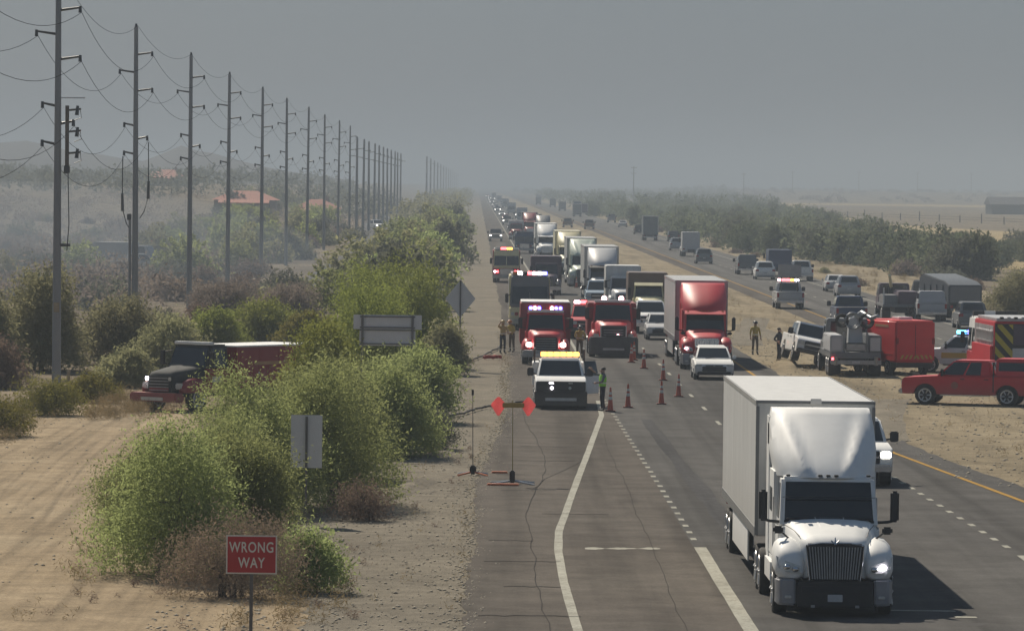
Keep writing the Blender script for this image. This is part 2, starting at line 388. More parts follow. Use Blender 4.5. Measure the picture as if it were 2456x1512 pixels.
# a worn cross streak, a torn strip and the crack sealing
r5 = random.Random(5); vs = []
for i in range(24):
    x = 2.75 + 1.85 * i / 23; t = .12 + .1 * math.sin(i * .7) + r5.uniform(0, .12); y = 122.1 + .012 * i
    vs += [(x, y - t, .024), (x, y + t * 1.4, .024)]
structure(MB().add(vs, [(2 * i, 2 * i + 2, 2 * i + 3, 2 * i + 1) for i in range(23)]).build('worn_cross_line', M_LINE))
structure(MB().add([(10.05, 103.6, .024), (10.5, 103.6, .024), (10.5, 103.95, .024), (10.05, 103.95, .024)], [(0, 1, 2, 3)]).build('stop_mark', M_LINE))
structure(MB().add([(8.6, 105.1, .024), (10.2, 105.1, .024), (10.2, 105.4, .024), (8.6, 105.4, .024)], [(0, 1, 2, 3)]).build('joint_mark', M_LINE))
def tar(pts, w=.035):
    vs = []; r = random.Random(len(pts))
    for x, y in pts: vs += [(x - w, y, .028), (x + w, y, .028)]
    structure(MB().add(vs, [(2 * i, 2 * i + 1, 2 * i + 3, 2 * i + 2) for i in range(len(pts) - 1)]).build('crack_seal', M_TAR))
def wander(fx, y0, y1, amp, seed):
    r = random.Random(seed); p = []; y = y0; o = 0
    while y < y1:
        o = o * .8 + r.uniform(-amp, amp); p.append((fx(y) + o, y)); y += 1.6
    return p
tar(wander(pl([(60, 2.0), (100, 1.55), (112, 1.45), (135, 1.5), (150, 2.1), (160, 2.3), (190, 1.9)]), 90, 196, .05, 1), .010)
tar(wander(pl([(146, 1.7), (152, 2.3), (160, 3.4)]), 146, 163, .05, 2), .009)
tar(wander(pl([(60, 4.2), (190, 4.6)]), 95, 180, .04, 3), .007)
rj = random.Random(15)
for k in range(9):          # short transverse cracks
    y = 101 + 8.5 * k + rj.uniform(-2, 2); x0 = rj.uniform(.1, 2.2); x1 = x0 + rj.uniform(.8, 2.6); vs = []
    for i in range(9):
        x = x0 + (x1 - x0) * i / 8; yy = y + rj.uniform(-.12, .12); vs += [(x, yy - .05, .0265), (x, yy + .05, .0265)]
    structure(MB().add(vs, [(2 * i, 2 * i + 2, 2 * i + 3, 2 * i + 1) for i in range(8)]).build('crack_seal', M_TAR))
dk = earth('old_tyre_stain', [(.070, .068, .068), (.078, .076, .077), (.088, .086, .086)], .2, rough=.8, bump=0, ruts=(2, .05, 1))
strip('tyre_stain', pl([(100, 6.55), (190, 6.3)]), pl([(100, 7.1), (190, 6.75)]), 122, 190, .0165, dk, .05)

# ------------------------------------------------------------------ haze
hz = bpy.data.materials.new('haze'); hz.use_nodes = True
hn = hz.node_tree.nodes; hn.remove(hn['Principled BSDF'])
pv = hn.new('ShaderNodeVolumePrincipled'); pv.inputs['Color'].default_value = (.50, .585, .68, 1)
pv.inputs['Density'].default_value = .00046; pv.inputs['Anisotropy'].default_value = .0
hz.node_tree.links.new(pv.outputs[0], hn['Material Output'].inputs['Volume'])
HAZE_TOP = 55.0
ho = MB().box(-9500, 9500, -120, 19000, -1.2, HAZE_TOP).build('haze', hz); ho['kind'] = 'stuff'

def smoke(name, x0, x1, y0, y1, z1, dens, col):
    m = bpy.data.materials.new(name); m.use_nodes = True; n = m.node_tree.nodes; n.remove(n['Principled BSDF'])
    v = n.new('ShaderNodeVolumePrincipled'); v.inputs['Color'].default_value = (*col, 1); v.inputs['Density'].default_value = dens
    m.node_tree.links.new(v.outputs[0], n['Material Output'].inputs['Volume'])
    mb = MB(); mb.ball(((x0 + x1) / 2, (y0 + y1) / 2, .5), ((x1 - x0) / 2, (y1 - y0) / 2, z1), 32, 12)
    o = mb.build(name, m, smooth=60); o['kind'] = 'stuff'; return o

# low ridges of graded soil beside the trees
def ridge(pts, w, h):
    r = random.Random(len(pts) + int(w * 100)); rings = []
    for i, (x, y) in enumerate(pts):
        for k in range(6):
            if i + 1 == len(pts): break
            t = k / 6; X = x + (pts[i + 1][0] - x) * t + r.uniform(-.06, .06); Y = y + (pts[i + 1][1] - y) * t
            e = min(1, (i + t) * .9 + .1, (len(pts) - 1 - i - t) * .9 + .1); hh = h * e * r.uniform(.6, 1.1)
            rings.append([(X - w, Y, .008), (X - w * .4, Y, .008 + hh * .8), (X + w * .1, Y, .008 + hh), (X + w * .6, Y, .008 + hh * .4), (X + w, Y, .008)])
    structure(MB().loft(rings, False, False, closed=False).build('dirt_ridge', M_VERGE, smooth=70))
ridge([(-3.1, 136), (-2.3, 142), (-1.7, 147), (-.95, 154)], .45, .16)
ridge([(-3.0, 131), (-2.4, 136), (-1.6, 140.5)], .35, .12)
ridge([(-1.9, 158), (-1.2, 164), (-.5, 168)], .35, .12)
ridge([(14.6, 176), (16, 196), (18, 214)], .8, .12)
ridge([(15.2, 280), (17, 310), (19.5, 345)], .9, .14)
ridge([(19.2, 262), (18.0, 292), (17.2, 330)], .8, .12)
# ------------------------------------------------------------------ vehicle parts (fronts point to local -Y)
def arc(yc, r, z0, n=7):      # wheel-arch notch, walked from rear to front along the underside
    out = []
    dz = 0
    for i in range(n + 1):
        a = math.pi * i / n
        out.append((yc + r * math.cos(a), z0 + r * math.sin(a) * .92))
    return out
def side_profile(top, z0, arches, y_front, y_rear):
    under = [(y_rear, z0)]
    for yc, r in sorted(arches, reverse=True): under += arc(yc, r, z0)
    under.append((y_front, z0))
    return top + under            # top runs front -> rear
_wheel_mesh = {}
def wheels(p, axles, hw, r, w=.24, rim_m=None, dual=()):
    """axles: list of y; each wheel is a part, its rim a sub-part"""
    for y in axles:
        for s in (-1, 1):
            ww = w * 1.9 if y in dual else w
            key = (round(r, 2), round(ww, 2), rim_m.name if rim_m else 'a')
            if key not in _wheel_mesh:
                prof = [(-.5, .72), (-.5, .93), (-.42, 1), (.42, 1), (.5, .93), (.5, .72)]
                mb = MB(); mb.loft([ring_pts((a * ww, 0, 0), r * q, 20, 'x') for a, q in prof])
                t = mb.build('wheel', RUBBER, smooth=40)
                rb = MB(); rb.loft([ring_pts((a * ww, 0, 0), r * q, 14, 'x') for a, q in [(-.51, .62), (-.52, .7), (-.45, .73), (.45, .73), (.52, .7), (.51, .62), (.44, .3), (.47, .2)]])
                for k in range(6):
                    a = math.pi * k / 3; c, d = math.cos(a), math.sin(a)
                    for sg in (-1, 1):
                        q0, q1 = Vector((sg * .49 * ww, c * r * .2, d * r * .2)), Vector((sg * .49 * ww, c * r * .66, d * r * .66))
                        rb.cyl(q0, q1, r * .07, r * .09, 5)
                rim = rb.build('rim', rim_m or ALU, smooth=40)
                _wheel_mesh[key] = (t.data, rim.data); bpy.data.objects.remove(t); bpy.data.objects.remove(rim)
            tm, rm = _wheel_mesh[key]
            o = link('wheel', tm, p, loc=(s * (hw - ww / 2), y, r)); link('rim', rm, o)
def pair(p, name, m, fn, **k):
    for s in (-1, 1): mb = MB(); fn(mb, s); mb.build(name, m, p, **k)
def mirror_x(pts, s): return [(s * x, y, z) for x, y, z in pts]
def light_bar(p, x0, x1, y, z, cells, h=.13, d=.3):
    mb = MB(); mb.box(x0 - .02, x1 + .02, y - d / 2, y + d / 2, z - .03, z); base = mb.build('light_bar', PLASTIC, p, bevel=.015)
    n = len(cells); w = (x1 - x0) / n
    for i, m in enumerate(cells):
        mb = MB(); mb.box(x0 + i * w + .01, x0 + (i + 1) * w - .01, y - d / 2 + .01, y + d / 2 - .01, z + .002, z + h); mb.build('light', m, base, bevel=.02)

def cab_frustum(p, name, pm, y0, y1, hw0, z0, y2, y3, hw1, z1, bevel=.06, front=True, sides=((.06, .5), (.54, .94)), rear=True, v=(.1, .88), u=(.05, .95)):
    """cabin with the windscreen, side windows and rear window as separate panes"""
    mb = MB(); mb.frustum(y0, y1, hw0, z0, y2, y3, hw1, z1); mb.build(name, pm, p, bevel=bevel)
    f = [(-hw0, y0, z0), (hw0, y0, z0), (hw1, y2, z1), (-hw1, y2, z1)]
    b = [(hw0, y1, z0), (-hw0, y1, z0), (-hw1, y3, z1), (hw1, y3, z1)]
    if front: MB().panel(f, u[0], u[1], v[0], v[1]).build('windscreen', GLASS, p, bevel=.01)
    if rear: MB().panel(b, .1, .9, v[0] + .08, v[1]).build('rear_window', GLASS, p)
    for s in (-1, 1):
        q = [(-hw0, y1, z0), (-hw0, y0, z0), (-hw1, y2, z1), (-hw1, y3, z1)] if s < 0 else [(hw0, y0, z0), (hw0, y1, z0), (hw1, y3, z1), (hw1, y2, z1)]
        for a, c in sides:
            if s < 0: a, c = 1 - c, 1 - a
            MB().panel(q, a, c, v[0] + .03, v[1]).build('window', GLASS, p)

def car(name, label, cat, x, y, rot, pm, kind='suv', lit=False, group=None, detail=True):
    """kinds: sedan, suv, hatch"""
    W = {'sedan': .90, 'suv': .95, 'hatch': .88}[kind]; L = {'sedan': 4.7, 'suv': 4.8, 'hatch': 4.3}[kind]
    belt = {'sedan': .93, 'suv': 1.10, 'hatch': .98}[kind]; roof = {'sedan': 1.45, 'suv': 1.74, 'hatch': 1.52}[kind]
    p = thing(name, label, cat, x, y, 0, rot, group)
    top = [(.06, .34), (0, .52), (.04, .70), (.22, belt - .16), (1.15, belt - .03), (L - (.95 if kind == 'sedan' else .3), belt), (L - .08, belt - .06), (L, .62), (L - .1, .34)]
    wr = .34 if kind != 'suv' else .37
    mb = MB(); mb.prism(side_profile(top, .24, [(.92, wr + .07), (L - .95, wr + .07)], .12, L - .15), -W, W); mb.build('body', pm, p, bevel=.075, seg=3)
    y0 = 1.12; y1 = L - (.75 if kind == 'sedan' else .18)
    cab_frustum(p, 'cabin', pm, y0, y1, W - .05, belt - .04, y0 + .85, y1 - (.75 if kind == 'sedan' else .35), W - .24, roof, bevel=.07, v=(.12, .86))
    wheels(p, [.92, L - .95], W + .015, wr, .22)
    MB().box(-W * .62, W * .62, -.012, .05, .42, .64).build('grille', GRILLE, p, bevel=.02)
    MB().box(-W * .86, W * .86, -.03, .1, .25, .40).build('bumper', PLASTIC, p, bevel=.03)
    MB().box(-W * .45, W * .45, .0, .06, .655, .70).build('upper_grille', PLASTIC, p, bevel=.01)
    MB().box(-.05, .05, -.012, .02, .66, .71).build('badge', CHROME, p, bevel=.01)
    MB().tube([(-W * .4, 1.08, belt + .0), (.1, 1.12, belt + .05)], .012, 5).build('wiper', PLASTIC, p)
    pair(p, 'headlight', LAMP_ON if lit else LAMP_OFF, lambda m, s: m.box(min(s * W * .62, s * W * .97), max(s * W * .62, s * W * .97), .03, .2, .60, .74), bevel=.03)
    pair(p, 'tail_light', TAIL, lambda m, s: m.box(min(s * W * .68, s * W * .98), max(s * W * .68, s * W * .98), L - .16, L + .004, belt - .28, belt - .09), bevel=.02)
    MB().box(-.16, .16, L - .02, L + .012, .62, .74).build('licence_plate', PLATE, p)
    MB().box(-W * .85, W * .85, L - .12, L + .03, .30, .46).build('rear_bumper', BUMPG, p, bevel=.03)
    pair(p, 'mirror', pm, lambda m, s: m.box(min(s * W, s * (W + .17)), max(s * W, s * (W + .17)), 1.35, 1.5, belt - .02, belt + .13), bevel=.03)
    return p

def pickup(name, label, cat, x, y, rot, pm, guard=False, shell=False, bar=None, lit=False, low_m=None, cargo=None, group=None, z=0.0, service=None, grille_m=None):
    p = thing(name, label, cat, x, y, z, rot, group)
    W, L, z0, belt, roof = 1.0, 5.9, .46, 1.27, 1.95
    top = [(.02, .5), (0, .8), (.03, 1.08), (.14, 1.17), (1.5, 1.26), (4.0, belt), (L - .02, belt), (L, .62)]
    mb = MB(); mb.prism(side_profile(top, z0, [(1.05, .5), (4.65, .5)], .06, L - .04), -W, W); mb.build('body', pm, p, bevel=.06, seg=3)
    cab_frustum(p, 'cabin', pm, 1.5, 4.02, W - .04, belt - .05, 2.3, 3.85, W - .2, roof, bevel=.07, sides=((.05, .46), (.50, .78)) if shell else ((.05, .48), (.52, .95)))
    wheels(p, [1.05, 4.65], W + .02, .42, .28)
    for s in (-1, 1):   # arch liners
        for yc in (1.05, 4.65): MB().cyl((s * (W - .32), yc, .46), (s * (W - .06), yc, .46), .47, n=14).build('arch_liner', PLASTIC, p)
    MB().box(-.62, .62, -.03, .05, .70, 1.07).build('grille', grille_m or GRILLE, p, bevel=.02)
    MB().box(-.60, .60, -.045, -.02, .86, .92).build('grille_bar', grille_m or CHROME, p, bevel=.008)
    MB().box(-W * .98, W * .98, -.14, .12, .46, .68).build('bumper', low_m or CHROME, p, bevel=.05)
    pair(p, 'headlight', LAMP_ON if lit else LAMP_OFF, lambda m, s: m.box(min(s * .64, s * .95), max(s * .64, s * .95), -.02, .12, .84, 1.06), bevel=.03)
    pair(p, 'mirror', PLASTIC, lambda m, s: m.box(min(s * 1.06, s * 1.32), max(s * 1.06, s * 1.32), 1.78, 1.88, 1.26, 1.58), bevel=.03)
    pair(p, 'mirror_arm', PLASTIC, lambda m, s: m.cyl((s * .94, 1.9, 1.32), (s * 1.1, 1.84, 1.36), .03, n=6))
    pair(p, 'tail_light', TAIL, lambda m, s: m.box(min(s * .84, s * 1.0), max(s * .84, s * 1.0), L - .1, L + .012, .86, 1.2), bevel=.02)
    MB().box(-W * .95, W * .95, L - .02, L + .16, .48, .64).build('rear_bumper', CHROME, p, bevel=.03)
    MB().box(-.78, .78, L - .01, L + .025, .74, 1.2).build('tailgate', pm, p, bevel=.02)
    MB().box(-.16, .16, L + .02, L + .035, .68, .74).build('licence_plate', PLATE, p)
    pair(p, 'door_handle', PLASTIC, lambda m, s: [m.box(min(s * 1.0, s * 1.03), max(s * 1.0, s * 1.03), yy, yy + .18, 1.12, 1.15) for yy in (2.6, 3.65)])
    pair(p, 'running_board', CHROME if shell else PLASTIC, lambda m, s: m.box(min(s * .86, s * 1.05), max(s * .86, s * 1.05), 1.7, 3.9, .40, .46), bevel=.015)
    if not shell and not service:
        MB().box(-.82, .82, 4.1, L - .1, belt + .002, belt + .012).build('bed_liner', PLASTIC, p)
    if shell:
        mb = MB(); mb.frustum(4.12, L - .03, W - .05, belt - .02, 4.14, L - .16, W - .17, roof + .10); sh = mb.build('camper_shell', pm, p, bevel=.06)
        for s in (-1, 1):
            h0, h1 = W - .05, W - .17
            q = [(-h0, L - .03, belt - .02), (-h0, 4.12, belt - .02), (-h1, 4.14, roof + .10), (-h1, L - .16, roof + .10)] if s < 0 else [(h0, 4.12, belt - .02), (h0, L - .03, belt - .02), (h1, L - .16, roof + .10), (h1, 4.14, roof + .10)]
            MB().panel(q, .08, .93, .34, .80).build('window', GLASS, sh)
    if guard:
        mb = MB()
        mb.box(-1.04, 1.04, -.40, -.12, .16, .74); mb.box(-.98, .98, -.26, -.06, .72, 1.12)  # lower black box reaches down to take in the shade below the bumper
        g = mb.build('push_bar_and_shade', BLACKP, p, bevel=.03)
        MB().box(-.62, .62, -.412, -.395, .36, .48).build('push_plate', ALU, g, bevel=.005)
        for xx, mm in ((-.36, L_WHITE), (.36, LAMP_OFF)): MB().ball((xx, -.28, .86), (.065, .05, .065)).build('spot_lamp', mm, p, smooth=60)
        for xx in (-.38, .38): MB().box(xx - .09, xx + .09, -.28, -.255, 1.03, 1.08).build('strobe', L_WHITE if xx < 0 else LAMP_OFF, p, bevel=.01)
    if bar: light_bar(p, -.78, .78, 2.9, roof + .06, bar, .17, .36)
    if service:
        mb = MB(); mb.box(-1.08, 1.08, 4.1, L + .3, .78, 1.72); mb.build('service_body', service, p, bevel=.03)
        for s in (-1, 1):
            MB().box(min(s * 1.08, s * 1.095), max(s * 1.08, s * 1.095), 4.2, 4.85, .86, 1.66).build('locker_door', service, p, bevel=.01)
        mb = MB()
        for s in (-1, 1):
            for yy in (4.2, L + .2): mb.box(s * 1.0 - .03, s * 1.0 + .03, yy - .03, yy + .03, 1.72, 2.2)
            mb.box(s * 1.0 - .03, s * 1.0 + .03, 4.2, L + .2, 2.2, 2.26)
        mb.build('ladder_rack', PLASTIC, p)
    if cargo:
        cargo(p)
    return p

PUSHB = mat('push_bumper_grey', (.075, .075, .08), .5, 0, .2, 4)
def medium_truck(name, label, cat, x, y, rot, cab_m, box_m, box=(3.1, 8.2, 1.22, .95, 3.05), roof_cap=None, bar=None, box_bar=None, bumper='chrome', lit=(False, False), group=None,
                 hood_m=None, flat=False, roof_line=None, visor=None, beacons=(), z=0.0, grille_m=None, side_stripe=None):
    """bonneted truck with a box or body behind"""
    p = thing(name, label, cat, x, y, z, rot, group); hm = hood_m or cab_m
    mb = MB()     # hood, tapering forward
    rings = []
    for yy, hw, zt in ((.05, .60, 1.42), (.2, .66, 1.55), (1.0, .78, 1.66), (1.65, .92, 1.76)):
        rings.append([(-hw, yy, .80), (hw, yy, .80), (hw, yy, zt - .18), (hw * .88, yy, zt - .04), (hw * .45, yy, zt), (-hw * .45, yy, zt), (-hw * .88, yy, zt - .04), (-hw, yy, zt - .18)])
    mb.loft(rings); mb.build('hood', hm, p, smooth=50)
    for s in (-1, 1):
        MB().ball((s * .93, .95, .86), (.28, .82, .46), 16, 10, -.25).build('fender', hm, p, smooth=60)
        MB().box(min(s * .70, s * .98), max(s * .70, s * .98), .1, .34, .88, 1.12).build('headlight', (LAMP_ON if lit[0 if s < 0 else 1] else LAMP_OFF), p, bevel=.04)
    gz = 1.5 if bumper == 'wide' else 1.38
    g = MB().box(-.6 if bumper == 'wide' else -.54, .6 if bumper == 'wide' else .54, -.02, .12, .74, gz).build('grille', grille_m or GRILLE, p, bevel=.03)
    if bumper == 'wide':
        for q in (-.62, .62): MB().box(q - .03, q + .03, -.035, .1, .74, 1.52).build('grille_edge', CHROME, g, bevel=.01)
    mb = MB()
    for k in range(5): mb.box(-.48, .48, -.03, -.008, .82 + k * .115, .85 + k * .115)
    o = mb.build('grille_bars', CHROME if bumper == 'chrome' else STEEL, g); o['kind'] = 'stuff'
    if bumper == 'chrome': MB().box(-1.16, 1.16, -.16, .14, .42, .72).build('bumper', CHROME, p, bevel=.06)
    elif bumper == 'heavy':
        MB().box(-1.16, 1.16, -.42, .14, .40, .74).build('bumper', STEEL, p, bevel=.05)
        MB().box(-.55, .55, -.44, -.41, .45, .58).build('push_plate', ALU, p, bevel=.01)
    else:            # wide brush guard low in front
        b = MB().plan([(-1.2, .1), (-1.2, -.28), (-1.05, -.5), (1.05, -.5), (1.2, -.28), (1.2, .1)], .16, .98).build('push_bumper', PUSHB, p, bevel=.06)
        MB().box(-.52, .52, -.52, -.495, .36, .46).build('licence_plate', PLATE, b, bevel=.008)
        MB().box(-.4, .4, -.45, -.2, .98, 1.08).build('winch', PLASTIC, b, bevel=.03)
    cab_frustum(p, 'cab', cab_m, 1.6, 3.0, 1.0, 1.62, 1.98, 2.98, .9, 2.56, bevel=.07, sides=((.12, .85),), rear=False, v=(.06, .86))
    mb = MB(); mb.box(-1.02, 1.02, 1.62, 3.0, .72, 1.64); mb.build('cab_lower', cab_m, p, bevel=.05)
    if roof_line: MB().box(-.9, .9, 1.9, 2.2, 2.54, 2.66).build('roof_trim', roof_line, p, bevel=.03)
    if visor: MB().hexa([(-.92, 1.66, 2.40), (.92, 1.66, 2.40), (.92, 2.0, 2.58), (-.92, 2.0, 2.58), (-.92, 1.66, 2.44), (.92, 1.66, 2.44), (.92, 2.0, 2.63), (-.92, 2.0, 2.63)]).build('sun_visor', visor, p, bevel=.01)
    pair(p, 'mirror', PLASTIC, lambda m, s: m.box(min(s * 1.16, s * 1.36), max(s * 1.16, s * 1.36), 1.6, 1.72, 1.75, 2.3), bevel=.03)
    pair(p, 'mirror_arm', PLASTIC, lambda m, s: (m.cyl((s * .98, 1.75, 1.75), (s * 1.2, 1.68, 1.8), .025, n=6), m.cyl((s * .95, 1.85, 2.3), (s * 1.2, 1.68, 2.25), .025, n=6)))
    MB().box(-.42, .42, .6, 8.0, .55, .95).build('chassis', PLASTIC, p)
    bl = box[1]
    wheels(p, [1.0, bl - 1.9], 1.16, .5, .3, dual=(bl - 1.9,))
    if not flat:
        y0, y1, hw, zb, zt = box
        b = MB().box(-hw, hw, y0, y1, zb, zt).build('box_body', box_m, p, bevel=.05)
        if roof_cap: MB().box(-hw + .03, hw - .03, y0 + .03, y1 - .03, zt + .002, zt + .06).build('roof_cap', roof_cap, b, bevel=.02)
        if side_stripe:
            for s in (-1, 1): MB().box(min(s * hw, s * (hw + .008)), max(s * hw, s * (hw + .008)), y0 + .4, y1 - .3, zb + .55, zb + .62).build('stripe', side_stripe, b)
        MB().box(-hw * .9, hw * .9, y1, y1 + .02, zb + .15, zt - .15).build('rear_door', box_m, b, bevel=.01)
        for s in (-1, 1):
            for k in range(4):
                ya = y0 + .25 + k * (y1 - y0 - .5) / 4
                MB().box(min(s * hw, s * (hw + .015)), max(s * hw, s * (hw + .015)), ya, ya + (y1 - y0 - .5) / 4 - .08, zb + .12, zb + 1.5).build('locker_door', box_m, b, bevel=.01)
        if box_bar:
            n = len(box_bar); w = 1.7 / n
            for i, m in enumerate(box_bar):
                if m: MB().box(-.85 + i * w + .02, -.85 + (i + 1) * w - .02, y0 - .1, y0 + .02, zt - .34, zt - .18).build('light', m, b, bevel=.03)
    if bar: light_bar(p, -.8, .8, 2.3, 2.6, bar, .16, .34)
    for bx, m in beacons: MB().ball((bx, 2.2, 2.72), (.13, .13, .14)).build('beacon', m, p, smooth=60)
    pair(p, 'tail_light', TAIL, lambda m, s: m.box(min(s * .8, s * 1.0), max(s * .8, s * 1.0), bl + .0, bl + .03, .9, 1.05))
    return p

def fire_engine(name, label, cat, x, y, rot, low_m, up_m, bar, group=None, L=9.0, headlit=None, stripe=None, ht=2.95):
    """flat-fronted cab-over engine"""
    p = thing(name, label, cat, x, y, 0, rot, group); hw = 1.22
    mb = MB(); mb.prism([(.05, .55), (0, .9), (0, 1.42), (2.6, 1.42), (2.6, .55)], -hw, hw); mb.build('cab_lower', low_m, p, bevel=.07, seg=3)
    cab_frustum(p, 'cab', up_m, .0, 2.6, hw, 1.40, .22, 2.58, hw - .1, ht, bevel=.09, sides=((.06, .46), (.54, .94)), rear=False, v=(.10, .66), u=(.04, .96))
    MB().cbox((0, .05, 1.9), (.05, .05, .9)).build('windscreen_post', up_m, p)
    MB().box(-.62, .62, -.03, .06, .72, 1.3).build('grille', CHROME, p, bevel=.03)
    if stripe: MB().box(-hw * .97, hw * .97, -.012, .02, 1.34, 1.42).build('stripe', stripe, p)
    MB().plan([(-1.25, .2), (-1.25, -.3), (-.95, -.52), (.95, -.52), (1.25, -.3), (1.25, .2)], .42, .70).build('bumper', STEEL, p, bevel=.05)
    for s in (-1, 1):
        for k in (0, 1): MB().box(min(s * (.7 + k * .24), s * (.9 + k * .24)), max(s * (.7 + k * .24), s * (.9 + k * .24)), -.05, .06, .92, 1.12).build('headlight', (headlit or LAMP_OFF) if k else L_RED if headlit else TAIL, p, bevel=.03)
    light_bar(p, -1.05, 1.05, .75, ht + .03, bar, .2, .4)
    b = MB().box(-hw - .02, hw + .02, 2.75, L, .62, ht - .05).build('pump_body', low_m, p, bevel=.04)
    for s in (-1, 1):
        for k in range(5):
            ya = 2.9 + k * (L - 3.1) / 5
            MB().box(min(s * 1.24, s * 1.262), max(s * 1.24, s * 1.262), ya, ya + (L - 3.1) / 5 - .1, .85, ht - .25).build('roller_shutter', ALU, b, bevel=.01)
    MB().box(-hw + .1, hw - .1, 2.8, L - .2, ht - .04, ht + .1).build('hose_bed', ALU, b, bevel=.02)
    pair(p, 'mirror', PLASTIC, lambda m, s: m.box(min(s * 1.3, s * 1.5), max(s * 1.3, s * 1.5), -.2, -.08, 1.7, 2.25), bevel=.03)
    pair(p, 'mirror_arm', PLASTIC, lambda m, s: m.cyl((s * 1.18, .1, 2.2), (s * 1.4, -.14, 2.1), .03, n=6))
    wheels(p, [1.2, L - 2.6], 1.2, .52, .32, dual=(L - 2.6,))
    pair(p, 'tail_light', TAIL, lambda m, s: m.box(min(s * .95, s * 1.15), max(s * .95, s * 1.15), L, L + .03, 1.0, 1.35))
    return p

def semi(name, label, x, y, rot, cab_m, tr_m, TL=14.6, hero=False, lit=(False, False), style='aero', group='semi trucks on the highway', trailer=True, bump_m=None, tr_h=4.2, gap=.35, visor=None):
    """long-nosed tractor with sleeper and box trailer"""
    p = thing(name, label, 'semi truck', x, y, 0, rot, group)
    nseg = 2
    # hood
    rings = []
    for yy, hw, zt, zb in ((.10, .54, 1.46, .84), (.18, .64, 1.57, .8), (.6, .76, 1.67, .9), (1.2, .88, 1.79, .95), (1.95, .98, 1.93, .95)):
        prof = [(hw, zb), (hw, zt - .24), (hw * .96, zt - .12), (hw * .84, zt - .035), (hw * .55, zt), (hw * .2, zt + .012)]
        rings.append([(a, yy, b) for a, b in prof] + [(-a, yy, b) for a, b in reversed(prof)])
    MB().loft(rings).build('hood', cab_m, p, smooth=45)
    for s in (-1, 1):   # bulging front fenders with swept lamps
        fr = []
        for yy, ax, rx, z0, z1 in ((.03, .88, .18, .82, 1.14), (.10, .89, .26, .78, 1.28), (.25, .91, .31, .74, 1.40), (.5, .91, .335, .72, 1.52), (.85, .91, .345, .72, 1.58), (1.25, .92, .33, .75, 1.60), (1.6, .94, .29, .8, 1.56)):
            ring = []
            for k in range(14):
                a = -math.pi / 2 + 2 * math.pi * k / 14
                cx, cz = math.cos(a), math.sin(a)
                sx = math.copysign(abs(cx) ** .75, cx); sz = math.copysign(abs(cz) ** .75, cz)
                ring.append((s * (ax + rx * sx), yy, (z0 + z1) / 2 + (z1 - z0) / 2 * sz))
            fr.append(ring)
        fd = MB().loft(fr).build('fender', cab_m, p, smooth=60)
        lm = lit[0 if s < 0 else 1]
        # swept-back lamp: inner end low at the grille, outer end high on the fender's corner
        hl = [(s * .68, .00, .92), (s * .98, -.015, .93), (s * 1.17, .10, 1.02), (s * 1.215, .26, 1.26), (s * 1.00, .03, 1.16), (s * .72, .0, 1.07)]
        back = [(a, b + .2, c) for a, b, c in hl]
        MB().loft([hl, back]).build('headlight', LAMP_OFF, p, smooth=30)
        for q, (lx, ly, lz) in enumerate(((.82, -.01, 1.0), (1.0, -.012, 1.045))):
            MB().ball((s * lx, ly, lz), (.075, .05, .06), 10, 6).build('lamp_bulb', (L_WHITE if lm and q == 1 else CHROME), p, smooth=60)
        MB().ball((s * 1.19, .34, 1.2), (.02, .07, .03), 8, 6).build('turn_light', AMBERL, p, smooth=60)
    # grille with upright slats
    q = [(-.60, .06, .76), (.60, .06, .76), (.66, .10, 1.5), (-.66, .10, 1.5)]
    fr = MB(); fr.hexa([(-.53, .03, .74), (.53, .03, .74), (.53, .2, .74), (-.53, .2, .74), (-.61, .05, 1.53), (.61, .05, 1.53), (.61, .2, 1.53), (-.61, .2, 1.53)])
    g = fr.build('grille', GRILLE if style == 'aero' else CHROME, p, bevel=.05)
    mb = MB(); ns = 19 if hero else 9
    for k in range(ns):
        t = -1 + 2 * (k + .5) / ns; a, b = .49 * t, .565 * t
        mb.hexa([(a - .012, -.005, .80), (a + .012, -.005, .80), (a + .012, .03, .80), (a - .012, .03, .80), (b - .012, .015, 1.46), (b + .012, .015, 1.46), (b + .012, .05, 1.46), (b - .012, .05, 1.46)])
    o = mb.build('grille_slats', STEEL, g); o['kind'] = 'stuff'
    if hero:           # thin bright surround and the hood emblem
        mb = MB(); mb.tube([(-.53, .015, .77), (-.58, .02, 1.2), (-.60, .03, 1.50), (-.3, .01, 1.545), (.3, .01, 1.545), (.60, .03, 1.50), (.58, .02, 1.2), (.53, .015, .77)], .014, 6)
        mb.build('grille_surround', CHROME, g, smooth=60)
        mb = MB()
        for a0, a1 in (((-.085, 1.60), (0, 1.52)), ((.085, 1.60), (0, 1.52)), ((0, 1.66), (0, 1.52))): mb.tube([(a0[0], .05, a0[1]), (a1[0], .0, a1[1])], [.012, .022], 6)
        mb.build('hood_emblem', CHROME, p, smooth=50)
    # bumper: paler corner caps paint in sunlight, dark middle paints in shade
    cap = [(-1.22, .75), (-1.21, .25), (-1.12, .04), (-.82, -.07), (-.80, .2), (-1.0, .75)]
    for s in (-1, 1):
        MB().plan([(-s * a, b) for a, b in cap], .25, .80).build('bumper_corner', bump_m or BUMPG, p, bevel=.04, seg=3)
    MB().plan([(-.80, .3), (-.80, -.075), (-.4, -.12), (.4, -.12), (.80, -.075), (.80, .3)], .22, .76).build('bumper', PLASTIC, p, bevel=.03)
    MB().box(-.7, .7, -.135, -.10, .53, .66).build('bumper_vent', GRILLE, p, bevel=.01)
    MB().box(-.155, .155, -.15, -.125, .34, .49).build('licence_plate', PLATE, p, bevel=.008)
    for s in (-1, 1): MB().box(min(s * .9, s * 1.04), max(s * .9, s * 1.04), -.075, -.03, .40, .46).build('fog_lamp', LAMP_OFF, p, bevel=.01)
    # cab
    cab_hw = 1.04
